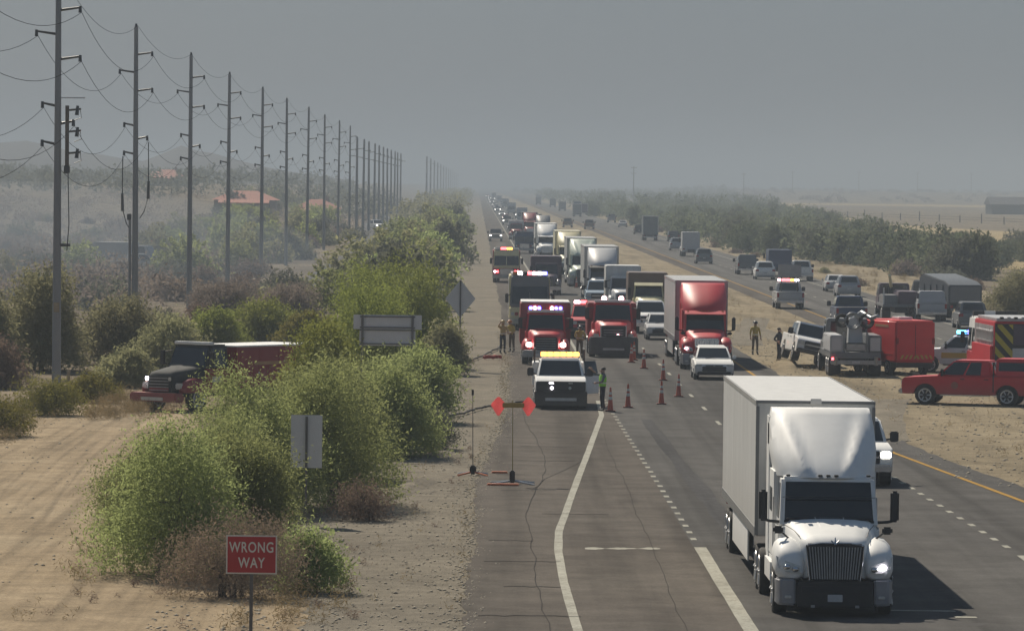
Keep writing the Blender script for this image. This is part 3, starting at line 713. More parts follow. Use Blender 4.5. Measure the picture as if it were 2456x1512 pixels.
    MB().frustum(1.9, 3.3, cab_hw, 1.74, 2.42, 3.3, .98, 2.78).build('cab', cab_m, p, bevel=.06)
    f = [(-cab_hw, 1.9, 1.74), (cab_hw, 1.9, 1.74), (.98, 2.42, 2.78), (-.98, 2.42, 2.78)]
    ws = MB().panel(f, .045, .955, .13, .90, .012, .02).build('windscreen', GLASS, p, bevel=.012)
    MB().panel(f, .04, .96, .095, .135, .02, .02).build('cowl', PLASTIC, p)
    for s in (-1, 1):
        qq = [(-cab_hw, 3.3, 1.74), (-cab_hw, 1.9, 1.74), (-.98, 2.42, 2.78), (-.98, 3.3, 2.78)] if s < 0 else [(cab_hw, 1.9, 1.74), (cab_hw, 3.3, 1.74), (.98, 3.3, 2.78), (.98, 2.42, 2.78)]
        a, c = (.12, .72) if s < 0 else (.28, .88)
        MB().panel(qq, a, c, .16, .86, .012, .02).build('window', GLASS, p)
        MB().tube([(s * .1, 2.0, 1.93), (s * .62, 2.09, 2.06)], .012, 5).build('wiper', PLASTIC, p)
    lower = MB().box(-1.05, 1.05, 1.75, 3.3, .72, 1.76).build('cab_lower', cab_m, p, bevel=.06)
    for s in (-1, 1):
        MB().box(min(s * 1.05, s * 1.065), max(s * 1.05, s * 1.065), 2.05, 3.1, .98, 1.74).build('door', cab_m, p, bevel=.01)
        MB().box(min(s * .8, s * 1.16), max(s * .8, s * 1.16), 1.95, 3.0, .35, .75).build('step', PLASTIC, p, bevel=.03)
    # sleeper
    MB().box(-1.09, 1.09, 3.32, 5.5, .95, 2.9).build('sleeper', cab_m, p, bevel=.07)
    for s in (-1, 1): MB().box(min(s * 1.07, s * 1.11), max(s * 1.07, s * 1.11), 4.95, 5.85, .75, 3.95).build('side_extender', cab_m if s > 0 or hero else cab_m, p, bevel=.02)
    # roof fairing: rings of half plans from the visor to the top
    rings = []; NV = 12; NU = 20
    for j in range(NV + 1):
        v = j / NV; z = 2.76 + 1.36 * v
        hw = 1.04 + .07 * sstep(0, .4, v) - .05 * sstep(.75, 1, v)
        yf = 2.30 + 2.2 * v ** 1.35
        ring = []
        for i in range(NU + 1):
            u = -1 + 2 * i / NU
            bul = .8 * abs(u) ** 2.6 * (1 - .3 * v)
            scoop = 0.0
            if style == 'aero':     # a smooth shield pressed into the middle, its rim bulging forward
                wid = .30 + .48 * v; e = abs(u) / wid
                scoop = .13 * math.sin(math.pi * min(1, v * 1.02)) ** .7 * (1.0 if e < .8 else max(0, 1 - (e - .8) / .28)) - .11 * math.exp(-((e - 1.1) / .2) ** 2) * math.sin(math.pi * v) ** .6
            else:
                scoop = -.12 * math.sin(math.pi * v) * (1 - u * u)
            ring.append((hw * math.copysign(abs(u) ** .92, u), yf + bul + scoop, z))
        ring += [(hw, 5.45, z), (-hw, 5.45, z)]
        rings.append(ring)
    MB().loft(rings).build('roof_fairing', cab_m, p, smooth=50)
    if style != 'aero':
        MB().hexa([(-1.0, 1.98, 2.62), (1.0, 1.98, 2.62), (1.0, 2.4, 2.76), (-1.0, 2.4, 2.76), (-1.0, 1.98, 2.66), (1.0, 1.98, 2.66), (1.0, 2.4, 2.82), (-1.0, 2.4, 2.82)]).build('sun_visor', visor or cab_m, p, bevel=.01)
    for k in range(5):
        xx = (-.85, -.17, 0, .17, .85)[k]
        MB().box(xx - .045, xx + .045, 2.28, 2.42, 2.79, 2.83).build('marker_light', AMBERL if not hero else PLASTIC, p, bevel=.01)
    if hero:
        for s in (-1, 1):
            MB().box(min(s * 1.065, s * 1.085), max(s * 1.065, s * 1.085), 2.86, 3.0, 1.62, 1.67).build('door_handle', PLASTIC, lower)
            MB().tube([(s * 1.10, 3.2, 1.1), (s * 1.10, 3.22, 2.3)], .022, 6).build('grab_rail', ALU, lower)
            MB().box(min(s * 1.09, s * 1.098), max(s * 1.09, s * 1.098), 3.9, 4.7, 1.95, 2.45).build('sleeper_window', GLASS, p)
            MB().box(min(s * 1.0, s * 1.2), max(s * 1.0, s * 1.2), 7.75, 7.78, .2, .95).build('mud_flap', PLASTIC, p)
            mb = MB(); mb.tube([(s * .70, .62, 1.64), (s * .78, 1.2, 1.72), (s * .95, 1.93, 1.80)], .008, 5); mb.build('hood_seam', PLASTIC, p)
            MB().tube([(s * .18, .7, 1.685), (s * .30, 1.92, 1.945)], .010, 5).build('hood_crease', cab_m, p, smooth=60)
            MB().box(min(s * .42, s * .5), max(s * .42, s * .5), -.165, -.12, .22, .27).build('tow_hook', STEEL, p)
        MB().box(-.98, .98, 2.10, 2.13, 2.36, 2.37).build('visor_edge', PLASTIC, p)
        MB().box(-.9, .9, 1.86, 1.95, 1.90, 1.94).build('cowl_vent', PLASTIC, p, bevel=.01)
        MB().cyl((.75, 5.75, 1.0), (.75, 5.75, 2.9), .08, n=10).build('exhaust_stack', STEEL, p, smooth=40)
    # mirrors
    for s in (-1, 1):
        MB().box(min(s * 1.30, s * 1.48), max(s * 1.30, s * 1.48), 1.98, 2.14, 1.86, 2.52).build('mirror', PLASTIC, p, bevel=.045, seg=3)
        MB().tube([(s * 1.03, 2.15, 1.84), (s * 1.25, 2.06, 1.86), (s * 1.4, 2.06, 1.9)], .035, 6).build('mirror_arm', PLASTIC, p, smooth=60)
        MB().box(min(s * 1.03, s * 1.25), max(s * 1.03, s * 1.25), .78, .88, 1.68, 1.84).build('hood_mirror', PLASTIC, p, bevel=.04)
        MB().tube([(s * .85, 1.0, 1.52), (s * 1.08, .86, 1.72)], .02, 6).build('mirror_arm', PLASTIC, p)
    # chassis, tanks, wheels
    MB().box(-.45, .45, .7, 7.6, .55, .95).build('chassis', PLASTIC, p)
    for s in (-1, 1): MB().box(min(s * .62, s * 1.16), max(s * .62, s * 1.16), 3.15, 5.3, .42, .98).build('chassis_fairing', cab_m if hero else ALU, p, bevel=.08)
    wheels(p, [1.05, 5.9, 7.2], 1.24, .51, .3, dual=(5.9, 7.2), rim_m=ALU)
    if trailer:
        t0 = 5.5 + gap + .65; t1 = t0 + TL; hw = 1.3
        b = MB().box(-hw, hw, t0, t1, 1.22, tr_h).build('trailer', tr_m, p, bevel=.03)
        mb = MB(); mb.box(-hw - .012, hw + .012, t0 - .02, t0 + .10, tr_h - .05, tr_h + .012); mb.box(-hw - .012, -hw + .06, t0 - .02, t0 + .08, 1.25, tr_h - .12); mb.box(hw - .06, hw + .012, t0 - .02, t0 + .08, 1.25, tr_h - .12)
        mb.build('front_frame', GREYP if hero else STEEL, b)
        for s in (-1, 1):
            MB().box(min(s * hw, s * (hw + .02)), max(s * hw, s * (hw + .02)), t0 + .1, t1, 1.2, 1.42).build('bottom_rail', STEEL, b)
            MB().box(min(s * hw, s * (hw + .018)), max(s * hw, s * (hw + .018)), t0 + .1, t1, tr_h - .1, tr_h + .004).build('top_rail', ALU, b)
            if hero:
                for k in range(11):
                    ya = t0 + .12 + k * (TL - .2) / 11
                    MB().box(min(s * hw, s * (hw + .010)), max(s * hw, s * (hw + .010)), ya + .012, ya + (TL - .2) / 11 - .012, 1.425, tr_h - .105).build('side_panel', tr_m, b)
            sk = MB().box(min(s * (hw - .06), s * (hw - .02)), max(s * (hw - .06), s * (hw - .02)), t0 + 3.4, t1 - 4.6, .42, 1.22).build('side_skirt', tr_m if not hero else WHITE, b, bevel=.01)
            MB().cyl((s * .8, t0 + 2.6, .1), (s * .8, t0 + 2.6, 1.2), .06, n=8).build('landing_leg', STEEL, b)
        MB().box(-.9, .9, t1, t1 + .04, 1.3, tr_h - .1).build('rear_door', tr_m, b)
        if hero: MB().box(-.12, .12, t0 - .06, t0 + .04, tr_h - .06, tr_h + .06).build('marker_lamp', ALU, b, bevel=.01)
        MB().box(-.5, .5, t1 - 4.2, t1 - .3, .75, 1.2).build('bogie', PLASTIC, b)
        wheels(p, [t1 - 3.0, t1 - 1.75], 1.28, .51, .3, dual=(t1 - 3.0, t1 - 1.75), rim_m=ALU)
        MB().box(-1.1, 1.1, t1 - .06, t1 + .04, .5, .62).build('rear_guard', STEEL, b)
        pair(p, 'tail_light', TAIL, lambda m, s: m.box(min(s * .95, s * 1.2), max(s * .95, s * 1.2), t1 + .04, t1 + .06, 1.0, 1.1))
    return p

def box_truck_rear(name, label, x, y, rot, m, group=None, h=3.6, L=8.0):
    """plain box lorry, seen from behind"""
    p = thing(name, label, 'truck', x, y, 0, rot, group)
    b = MB().box(-1.25, 1.25, 2.2, L, .95, h).build('box_body', m, p, bevel=.04)
    MB().box(-1.14, 1.14, L, L + .03, 1.05, h - .12).build('rear_door', m, b, bevel=.01)
    mb = MB(); mb.box(-1.27, -1.17, L - .02, L + .05, .95, h + .01); mb.box(1.17, 1.27, L - .02, L + .05, .95, h + .01); mb.box(-1.17, 1.17, L - .02, L + .05, h - .1, h + .01)
    mb.build('door_frame', ALU, b)
    cab_frustum(p, 'cab', m, .3, 2.0, 1.05, 1.4, .8, 2.0, .95, 2.5, sides=((.2, .8),), rear=False)
    MB().box(-1.05, 1.05, .1, 2.0, .6, 1.42).build('cab_lower', m, p, bevel=.05)
    MB().box(-.42, .42, .4, L - .1, .5, .95).build('chassis', PLASTIC, p)
    MB().box(-1.1, 1.1, L, L + .1, .5, .66).build('rear_bumper', ALU, p)
    wheels(p, [1.1, L - 1.6], 1.18, .48, .3, dual=(L - 1.6,))
    pair(p, 'tail_light', TAIL, lambda mm, s: mm.box(min(s * .9, s * 1.1), max(s * .9, s * 1.1), L + .03, L + .06, .75, .9))
    return p
# ------------------------------------------------------------------ plants
def leafmat(name, a, trans=.35, rnd=.18, var=.35, scale=1.3):
    return mat(name, a, .9, 0, var, scale, spec=.05, trans=trans, randomise=rnd)
LEAF_BRIGHT = leafmat('leaf_bright', (.215, .24, .062), .55); LEAF_GREEN = leafmat('leaf_green', (.285, .325, .13), .60); LEAF_OLIVE = leafmat('leaf_olive', (.265, .26, .14), .52)
LEAF_GREY = leafmat('leaf_grey', (.16, .165, .12), .4); TWIG_BROWN = leafmat('twig_brown', (.24, .18, .135), .35); TWIG_PURPLE = leafmat('twig_dusty', (.25, .205, .175), .35)
GRASS_DRY = leafmat('dry_grass', (.34, .27, .14), .2); BARK = mat('bark', (.10, .08, .06), .9, 0, .3, 5, bump=.6, bscale=18)
LEAF_BELT = leafmat('leaf_belt', (.15, .17, .10), .42); LEAF_BELT_DARK = leafmat('leaf_belt_dark', (.125, .145, .09), .42)
LEAF_LOW = leafmat('leaf_low', (.20, .19, .05), .5)

def foliage(seed, blobs, twigs, per, size, length=.5, shell=.55, zmin=.03, droop=.15, aspect=.45, up=.55):
    """leaf quads set along short twigs that point out of a few overlapping blobs"""
    g = np.random.default_rng(seed); B = np.array(blobs, float)
    w = (B[:, 3] * B[:, 4] * B[:, 5]) ** (2 / 3); w /= w.sum()
    k = g.choice(len(B), twigs, p=w)
    d = g.normal(size=(twigs, 3)); d /= np.linalg.norm(d, axis=1)[:, None]
    d[:, 2] = np.where(d[:, 2] < -.8, -d[:, 2], d[:, 2])
    lump = 1 + .16 * np.sin(d[:, 0] * 5 + k) * np.cos(d[:, 1] * 6 + k * 2) + .1 * g.normal(size=twigs)
    r = (shell + (1 - shell) * g.random(twigs) ** .6) * lump
    P = B[k, :3] + d * B[k, 3:6] * r[:, None]
    out = d * .8 + g.normal(size=(twigs, 3)) * .45; out[:, 2] += up; out /= np.linalg.norm(out, axis=1)[:, None]
    ln = length * (.5 + g.random(twigs))
    t = np.linspace(0, 1, per)[None, :, None]
    Q = P[:, None, :] + out[:, None, :] * (ln[:, None, None] * t) + g.normal(size=(twigs, per, 3)) * (.09 * length / .5)
    Q[:, :, 2] -= droop * (t[..., 0] ** 2) * ln[:, None]
    Q = Q.reshape(-1, 3); N = len(Q)
    ok = Q[:, 2] > zmin; Q = Q[ok]; N = len(Q)
    a = g.normal(size=(N, 3)); a /= np.linalg.norm(a, axis=1)[:, None]
    b = g.normal(size=(N, 3)); b -= (b * a).sum(1)[:, None] * a; b /= np.linalg.norm(b, axis=1)[:, None]
    s = size * (.55 + .9 * g.random(N))[:, None]
    a = a * s; b = b * s * aspect
    V = np.stack([Q - a, Q - b * .9 + a * .1, Q + a, Q + b * .9 + a * .1], 1).reshape(-1, 3)
    return V, np.arange(N * 4).reshape(-1, 4)

def limbs_mesh(seed, blobs, trunks=4, r=.09, mid=.45):
    rr = random.Random(seed); mb = MB()
    for i in range(trunks):
        b = blobs[i % len(blobs)]; a = rr.uniform(0, 6.28)
        p0 = Vector((rr.uniform(-.3, .3), rr.uniform(-.3, .3), -.05)); e = Vector((b[0] * .75 + rr.uniform(-.3, .3) * b[3], b[1] * .75 + rr.uniform(-.3, .3) * b[4], b[2] + b[5] * rr.uniform(.1, .6)))
        m = p0.lerp(e, mid) * 1.0; m.x *= .6; m.y *= .6; m.z += .25
        mb.tube([p0, p0.lerp(m, .5), m, m.lerp(e, .6), e], [r, r * .8, r * .62, r * .4, r * .15], 6)
        for q in range(3):
            s = m.lerp(e, rr.uniform(0, .7)); t = s + Vector((rr.uniform(-1, 1) * b[3] * .6, rr.uniform(-1, 1) * b[4] * .6, rr.uniform(.1, .6) * b[5]))
            mb.tube([s, s.lerp(t, .5) + Vector((0, 0, .08)), t], [r * .45, r * .3, r * .1], 5)
    return mb

def plant(name, label, cat, x, y, blobs, seed, twigs, per, size, m, rot=0, length=.5, trunks=4, r=.09, group=None, z=None, **k):
    o = thing(name, label, cat, x, y, land(x, y) if z is None else z, rot, group)
    v, f = foliage(seed, blobs, twigs, per, size, length, **k)
    link('crown', mesh_np('crown', v, f, [m]), o)
    limbs_mesh(seed, blobs, trunks, r).build('trunk', BARK, o, smooth=50)
    return o

def clump(rr, w, d, h, n):
    """a wide uneven crown reaching down to the ground"""
    out = []
    for i in range(n):
        a = rr.uniform(0, 6.28); q = rr.random() ** .5 * .62; zz = rr.uniform(.20, .72) * h
        s = rr.uniform(.30, .52) * (1.15 - .45 * zz / h)
        out.append((math.cos(a) * q * w / 2, math.sin(a) * q * d / 2, zz, s * w * .62, s * d * .62, rr.uniform(.2, .33) * h))
    for i in range(5):           # low skirt, so the crown meets the ground
        a = 6.28 * i / 5 + rr.uniform(-.4, .4); q = rr.uniform(.5, .72)
        out.append((math.cos(a) * q * w / 2, math.sin(a) * q * d / 2, h * rr.uniform(.13, .22), w * .24, d * .24, h * .2))
    out.append((0, 0, h * .42, w * .33, d * .33, h * .42))
    return out

# ------------------------------------------------------------------ people
SKIN = mat('skin', (.42, .24, .17), .6, 0, .08, 8); HAIR = mat('dark_hair', (.03, .022, .018), .7)
CLOTH = {}
def cloth(name, c): 
    if name not in CLOTH: CLOTH[name] = mat('cloth_' + name, c, .85, 0, .2, 9, bump=.3, bscale=25)
    return CLOTH[name]
TAN = cloth('tan', (.50, .37, .15)); DARKC = cloth('dark', (.022, .022, .028)); LIME = cloth('lime', (.34, .78, .08)); BROWNC = cloth('brown', (.10, .075, .045)); OLIVEC = cloth('olive', (.46, .35, .08)); GREYC = cloth('grey', (.12, .12, .13))
REFL = mat('reflective_tape', (.7, .7, .62), .3, 0, .1, 20); HELMET = mat('helmet_shell', (.45, .30, .06), .35, 0, .1, 5, coat=.4); HELMET_B = mat('helmet_dark', (.03, .03, .03), .35, 0, .1, 5, coat=.4)
BOOT = mat('boot_leather', (.03, .025, .022), .6)

def person(label, x, y, rot, shirt, trousers, pose='stand', helmet=None, vest=None, z=0.0, stripes=False, height=1.78):
    """one continuous skinned body; the pose moves the joints; hair, headgear and vest are its parts"""
    p = thing('person', label, 'person', x, y, z, rot); s = height / 1.78
    J = {'pelvis': (0, 0, .96), 'belly': (0, -.01, 1.10), 'chest': (0, .0, 1.30), 'neck': (0, .01, 1.50), 'skull': (0, -.015, 1.585), 'crown': (0, .0, 1.69)}
    for sd, n in ((-1, 'r'), (1, 'l')):
        J['hip' + n] = (sd * .095, 0, .90); J['knee' + n] = (sd * .115, -.02, .50); J['ankle' + n] = (sd * .125, .03, .09); J['toe' + n] = (sd * .14, -.15, .045)
        J['sho' + n] = (sd * .185, .01, 1.435); J['elb' + n] = (sd * .26, .03, 1.16); J['wri' + n] = (sd * .27, -.06, .92)
    if pose == 'walk':
        J['kneer'] = (-.10, -.16, .52); J['ankler'] = (-.11, -.20, .10); J['toer'] = (-.12, -.38, .05)
        J['kneel'] = (.10, .03, .50); J['anklel'] = (.11, .28, .14); J['toel'] = (.12, .14, .05)
        J['elbr'] = (-.26, .12, 1.17); J['wrir'] = (-.27, .06, .93); J['elbl'] = (.26, -.06, 1.17); J['wril'] = (.25, -.26, .99)
    elif pose == 'reach':          # one arm raised to a panel or a lamp
        J['elbr'] = (-.36, -.14, 1.44); J['wrir'] = (-.36, -.34, 1.62); J['elbl'] = (.24, -.10, 1.17); J['wril'] = (.14, -.30, 1.13)
    elif pose == 'work':           # both hands forward at waist height, slight stoop
        for k, dy, dz in (('chest', -.06, -.02), ('neck', -.12, -.03), ('skull', -.17, -.05), ('crown', -.18, -.05), ('shor', -.09, -.03), ('shol', -.09, -.03)):
            J[k] = (J[k][0], J[k][1] + dy, J[k][2] + dz)
        J['elbr'] = (-.27, -.10, 1.15); J['wrir'] = (-.16, -.36, 1.07); J['elbl'] = (.27, -.10, 1.15); J['wril'] = (.14, -.38, 1.03)
    elif pose == 'hips':
        J['elbr'] = (-.40, .08, 1.18); J['wrir'] = (-.24, -.08, 1.02); J['elbl'] = (.40, .08, 1.18); J['wril'] = (.24, -.08, 1.02)
    rad = {'pelvis': (.155, .115), 'belly': (.145, .105), 'chest': (.17, .115), 'neck': .062, 'skull': (.082, .098), 'crown': (.07, .085)}
    for n in 'rl': rad.update({'hip' + n: .095, 'knee' + n: .066, 'ankle' + n: .052, 'toe' + n: .042, 'sho' + n: .072, 'elb' + n: .052, 'wri' + n: .036})
    E = [('pelvis', 'belly'), ('belly', 'chest'), ('chest', 'neck'), ('neck', 'skull'), ('skull', 'crown')]
    for n in 'rl': E += [('pelvis', 'hip' + n), ('hip' + n, 'knee' + n), ('knee' + n, 'ankle' + n), ('ankle' + n, 'toe' + n), ('chest', 'sho' + n), ('sho' + n, 'elb' + n), ('elb' + n, 'wri' + n)]
    names = list(J); idx = {k: i for i, k in enumerate(names)}
    me = bpy.data.meshes.new('body'); me.from_pydata([J[k] for k in names], [(idx[a], idx[b]) for a, b in E], [])
    ob = bpy.data.objects.new('body_tmp', me); COL.objects.link(ob)
    ob.modifiers.new('skin', 'SKIN'); sub = ob.modifiers.new('sub', 'SUBSURF'); sub.levels = 1; sub.render_levels = 1
    for i, k in enumerate(names):
        r_ = rad[k]; me.skin_vertices[0].data[i].radius = r_ if isinstance(r_, tuple) else (r_, r_); me.skin_vertices[0].data[i].use_root = (k == 'pelvis')
    dg = bpy.context.evaluated_depsgraph_get()
    m2 = bpy.data.meshes.new_from_object(ob.evaluated_get(dg)); bpy.data.objects.remove(ob); bpy.data.meshes.remove(me)
    bm = bmesh.new(); bm.from_mesh(m2)
    # palms with five unequal bent fingers, grown from the wrists
    hand = MB()
    for sd, n in ((-1, 'r'), (1, 'l')):
        w = Vector(J['wri' + n]); e = Vector(J['elb' + n]); d = (w - e).normalized(); sd_ = Vector((0, 1, 0)) if abs(d.y) < .8 else Vector((1, 0, 0)); a = d.cross(sd_).normalized(); b = a.cross(d)
        hand.tube([w - d * .02, w + d * .05, w + d * .10], [.034, .042, .034], 8)
        for q, (o_, l_) in enumerate(((-.03, .065), (-.01, .08), (.011, .075), (.03, .055))):
            s0 = w + d * .09 + b * o_; hand.tube([s0, s0 + d * l_ * .5 + a * .012, s0 + d * l_ * .85 + a * .04], [.0105, .0095, .007], 5)
        hand.tube([w + d * .03 + b * .035, w + d * .07 + b * .065, w + d * .10 + b * .068], [.013, .011, .008], 5)
    # face: nose, ears, brow
    sk = Vector(J['skull'])
    hand.ball(sk + Vector((0, -.105, -.005)), (.014, .024, .026), 6, 5); 
    for sd in (-1, 1): hand.ball(sk + Vector((sd * .085, .012, .0)), (.012, .02, .03), 6, 5)
    off = len(bm.verts)
    vs = [bm.verts.new(v) for v in hand.v]
    for f in hand.f:
        try: bm.faces.new([vs[i] for i in f])
        except ValueError: pass
    wr = [Vector(J['wrir']), Vector(J['wril'])]
    for f in bm.faces:
        c = f.calc_center_median(); f.smooth = True
        arm = min((c - w).length for w in wr) < .13
        if c.z > Vector(J['neck']).z + .02: f.material_index = 0
        elif arm and c.z > .6: f.material_index = 0 if min((c - w).length for w in wr) < .12 else 1
        elif c.z > .98: f.material_index = 1
        elif c.z > .16: f.material_index = 2 if abs(c.x) < .22 or c.z < .8 else 1
        else: f.material_index = 3
    bmesh.ops.recalc_face_normals(bm, faces=bm.faces); bm.to_mesh(m2); bm.free()
    for m_ in (SKIN, shirt, trousers, BOOT): m2.materials.append(m_)
    o = link('body', m2, p); o.scale = (s, s, s)
    eye = MB(); mouth = MB()
    for sd in (-1, 1): eye.ball(sk + Vector((sd * .034, -.092, .018)), (.011, .008, .007), 6, 4)
    e_ = eye.build('eyes', HAIR, p); e_.scale = o.scale
    mouth.ball(sk + Vector((0, -.094, -.045)), (.026, .008, .006), 6, 4); m_ = mouth.build('mouth', mat('lips', (.25, .10, .08), .6), p); m_.scale = o.scale
    cr = Vector(J['crown'])
    if helmet:
        mb = MB(); mb.ball(cr + Vector((0, .0, -.03)), (.125, .15, .12), 16, 8, -.05)
        mb.loft([[(cr.x + math.cos(a) * .12, cr.y + math.sin(a) * .145, cr.z - .035) for a in [i * math.pi / 8 for i in range(16)]],
                 [(cr.x + math.cos(a) * .165, cr.y + math.sin(a) * .21 + .02, cr.z - .05) for a in [i * math.pi / 8 for i in range(16)]]], False, False)
        h = mb.build('helmet', helmet, p, smooth=60); h.scale = o.scale
    else:
        mb = MB(); mb.ball(cr + Vector((0, .022, -.025)), (.088, .098, .085), 14, 8, -.35); h = mb.build('hair', HAIR, p, smooth=60); h.scale = o.scale
    if vest or stripes:
        ch = Vector(J['chest']); be = Vector(J['belly'])
        def ringz(z, rx, ry, cy): return [(math.cos(a) * rx, math.sin(a) * ry + cy, z) for a in [i * math.pi / 9 for i in range(18)]]
        if vest:
            v_ = MB().loft([ringz(.99, .178, .140, be.y), ringz(1.15, .186, .145, be.y), ringz(1.32, .205, .15, ch.y), ringz(1.455, .17, .105, ch.y)], False, False).build('vest', vest, p, smooth=60); v_.scale = o.scale
            t_ = MB().loft([ringz(1.10, .190, .150, be.y), ringz(1.15, .193, .152, be.y)], False, False).build('reflective_band', REFL, v_, smooth=60)
        else:
            t_ = MB().loft([ringz(1.04, .186, .148, be.y), ringz(1.09, .186, .148, be.y)], False, False).build('reflective_band', REFL, p, smooth=60); t_.scale = o.scale
            for n in 'rl':
                a = Vector(J['ankle' + n]); k_ = Vector(J['knee' + n]); c1 = a.lerp(k_, .3); c2 = a.lerp(k_, .42)
                q = MB().cyl(c1, c2, .074, .078, 10, False).build('cuff_band', REFL, p, smooth=60); q.scale = o.scale
    return p
# ------------------------------------------------------------------ the power line
def arm(mb_arm, mb_ins, s, z, r, ln, line_post=True):
    mb_arm.tube([(s * r, 0, z - .05), (s * (r + ln), 0, z + .06)], [.06, .045], 8)
    mb_ins.cyl((s * (r + ln), 0, z - .16), (s * (r + ln), 0, z + .12), .075, .06, 8)
TRANS = [(1, 16.0, .80), (-1, 15.0, .80), (1, 13.95, .80)]; DIST = [(-1, 12.0, .52), (1, 11.25, .52), (-1, 10.4, .52)]
def power_pole(name, label, x, y, h=17.5, r0=.20, r1=.115, group='steel power poles along the frontage road', arms=TRANS + DIST, z=0):
    p = thing(name, label, 'power pole', x, y, z, 0, group)
    MB().cyl((0, 0, -.2), (0, 0, h), r0, r1, 14).build('pole', GALV, p, smooth=40)
    MB().cyl((0, 0, h), (0, 0, h + .18), r1 * .7, r1 * .5, 8).build('pole_cap', INSUL, p)
    for s, zz, ln in arms:
        rr_ = r0 + (r1 - r0) * zz / h
        a = MB(); i = MB(); arm(a, i, s, zz, rr_ * .9, ln); ao = a.build('arm', INSUL, p, smooth=40); i.build('insulator', INSUL, ao, smooth=40)
    return p
PX = [(-16.6, 140), (-17.55, 210), (-19.25, 283), (-19.75, 345), (-20.1, 405), (-20.05, 467), (-20.05, 528), (-19.9, 588), (-19.85, 652), (-19.8, 715), (-19.8, 780)]
ORD = ['', 'nearest tall power pole, with switchgear strapped to its right side', 'tall power pole with two cables looping down beside its shaft, second of the row',
       'tall grey power pole, third of the row from the left edge', 'tall grey power pole, fourth of the row from the left edge', 'tall grey power pole before the red roofs, fifth of the row', 'tall grey power pole, sixth of the row from the left edge',
       'grey power pole, seventh of the row from the left edge', 'grey power pole, eighth of the row from the left edge', 'grey power pole, ninth of the row, near the bend of the frontage road', 'grey power pole, tenth and last tall one before the smaller far poles']
first = None; POLES = []
for i, (x, y) in enumerate(PX):
    if i == 0: continue
    if first is None: first = power_pole('power_pole', ORD[i], x, y)
    else: c = copy_thing(first, ORD[i], (x, y, 0))
    POLES.append(first if i == 1 else c)
    POLES[-1].rotation_euler = (R(rng.uniform(-.3, .3)), R(rng.uniform(-.35, .35)), 0)
# switch frame on the right of the nearest pole
pm = MB(); pm.cyl((.40, -.12, 9.3), (.40, -.12, 11.95), .085, .08, 10); pm.build('switch_post', WOOD, first, smooth=40)
for zz in (11.75, 10.85, 9.95):
    q = MB(); q.cyl((.40, -.12, zz), (.98, -.12, zz + .06), .045, .045, 6); q.cyl((.80, -.12, zz - .2), (.84, -.12, zz + .2), .085, .06, 8); q.tube([(.95, -.12, zz), (1.0, -.12, zz - .3), (.7, -.12, zz - .42)], .018, 5); q.build('switch', INSUL, first, smooth=40)
MB().box(.28, .52, -.26, -.02, 9.1, 9.45).build('control_box', INSUL, first, bevel=.03)
MB().tube([(.45, -.12, 9.1), (.5, -.12, 7), (.42, -.1, 5.9)], .02, 5).build('riser_cable', WIREM, first)
MB().box(.1, .55, -.10, .04, 6.05, 6.17).build('bracket', INSUL, first)
MB().box(.15, 1.15, -.06, -.02, 12.25, 12.30).build('cross_bar', ALU, first)
MB().box(-.12, .12, -.205, -.192, 3.3, 3.7).build('number_plate', WOODL, first)
c = POLES[1]
# cable risers on the second pole
for s, z0, z1 in ((-1, 10.2, 7.2), (1, 11.0, 7.9)):
    MB().tube([(s * .72, 0, z0), (s * .74, 0, (z0 + z1) / 2), (s * .72, 0, z1), (s * .5, 0, z1 - .8), (s * .25, 0, z1 - 1.2)], .028, 6).build('riser_cable', WIREM, c)
    MB().cyl((s * .72, 0, z1 - .1), (s * .74, 0, z1 + .9), .09, .07, 8).build('cable_end', INSUL, c, smooth=40)
MB().box(-.46, -.22, -.15, .15, 6.6, 6.95).build('junction_box', INSUL, c, bevel=.03)
MB().cyl((-.30, 0, 0), (-.30, 0, 6.6), .08, .08, 8).build('conduit', GALV, c)
# shorter far run, then the very far one
far0 = None
for i in range(11):
    y = 825 + 46 * i; x = -19.8 + .02 * i; lb = 'thin hazy power pole in the closely spaced far run beyond the tall poles'
    if far0 is None: far0 = power_pole('power_pole', lb, x, y, 16.2, .26, .17, 'far power poles in the haze', [(1, 14.4, .9), (-1, 13.2, .9)])
    else: copy_thing(far0, None, (x, y, 0)).rotation_euler = (0, R(rng.uniform(-.4, .4)), 0)
vf = None
for i in range(13):
    y = 1950 * 1.085 ** i; x = -19.6; lb = 'tiny pole of the farthest run, rising out of the trees beside the road end'
    if vf is None: vf = power_pole('power_pole', lb, x, y, 19.0, .4, .3, 'farthest power poles by the road end', [(1, 17, 1.2)])
    else: copy_thing(vf, None, (x, y, 0))
# conductors: one object each, sagging from pole to pole
def conductor(label, s, z, ln, r=.022, sag=1.5):
    mb = MB(); pts = []
    base = .20 - (.20 - .115) * z / 17.5
    allp = PX
    for (xa, ya), (xb, yb) in zip(allp, allp[1:]):
        off = s * (base * .9 + ln)
        sg = sag * ((yb - ya) / 70) ** 2
        for k in range(14):
            t = k / 14; pts.append((xa + (xb - xa) * t + off, ya + (yb - ya) * t, z - 4 * sg * t * (1 - t) - .14))
    pts.append((allp[-1][0] + off, allp[-1][1], z - .14))
    o = mb.tube(pts, r, 5).build('power_line', WIREM, smooth=60)
    return tag(o, label, 'cable', 'wires strung along the power poles')
for (s, z, ln), lb in zip(TRANS + DIST, ['topmost conductor, on the right hand upper arms of the poles', 'highest wire on the left arms of the poles', 'second wire down on the right arms of the poles',
        'upper of the two low wires on the left stubby insulators', 'low wire on the right stubby insulators of the poles', 'lowest wire, on the left stubby insulators of the poles']):
    conductor(lb, s, z, ln, .011 if z > 13 else .010, 1.45 if z > 13 else 1.6)
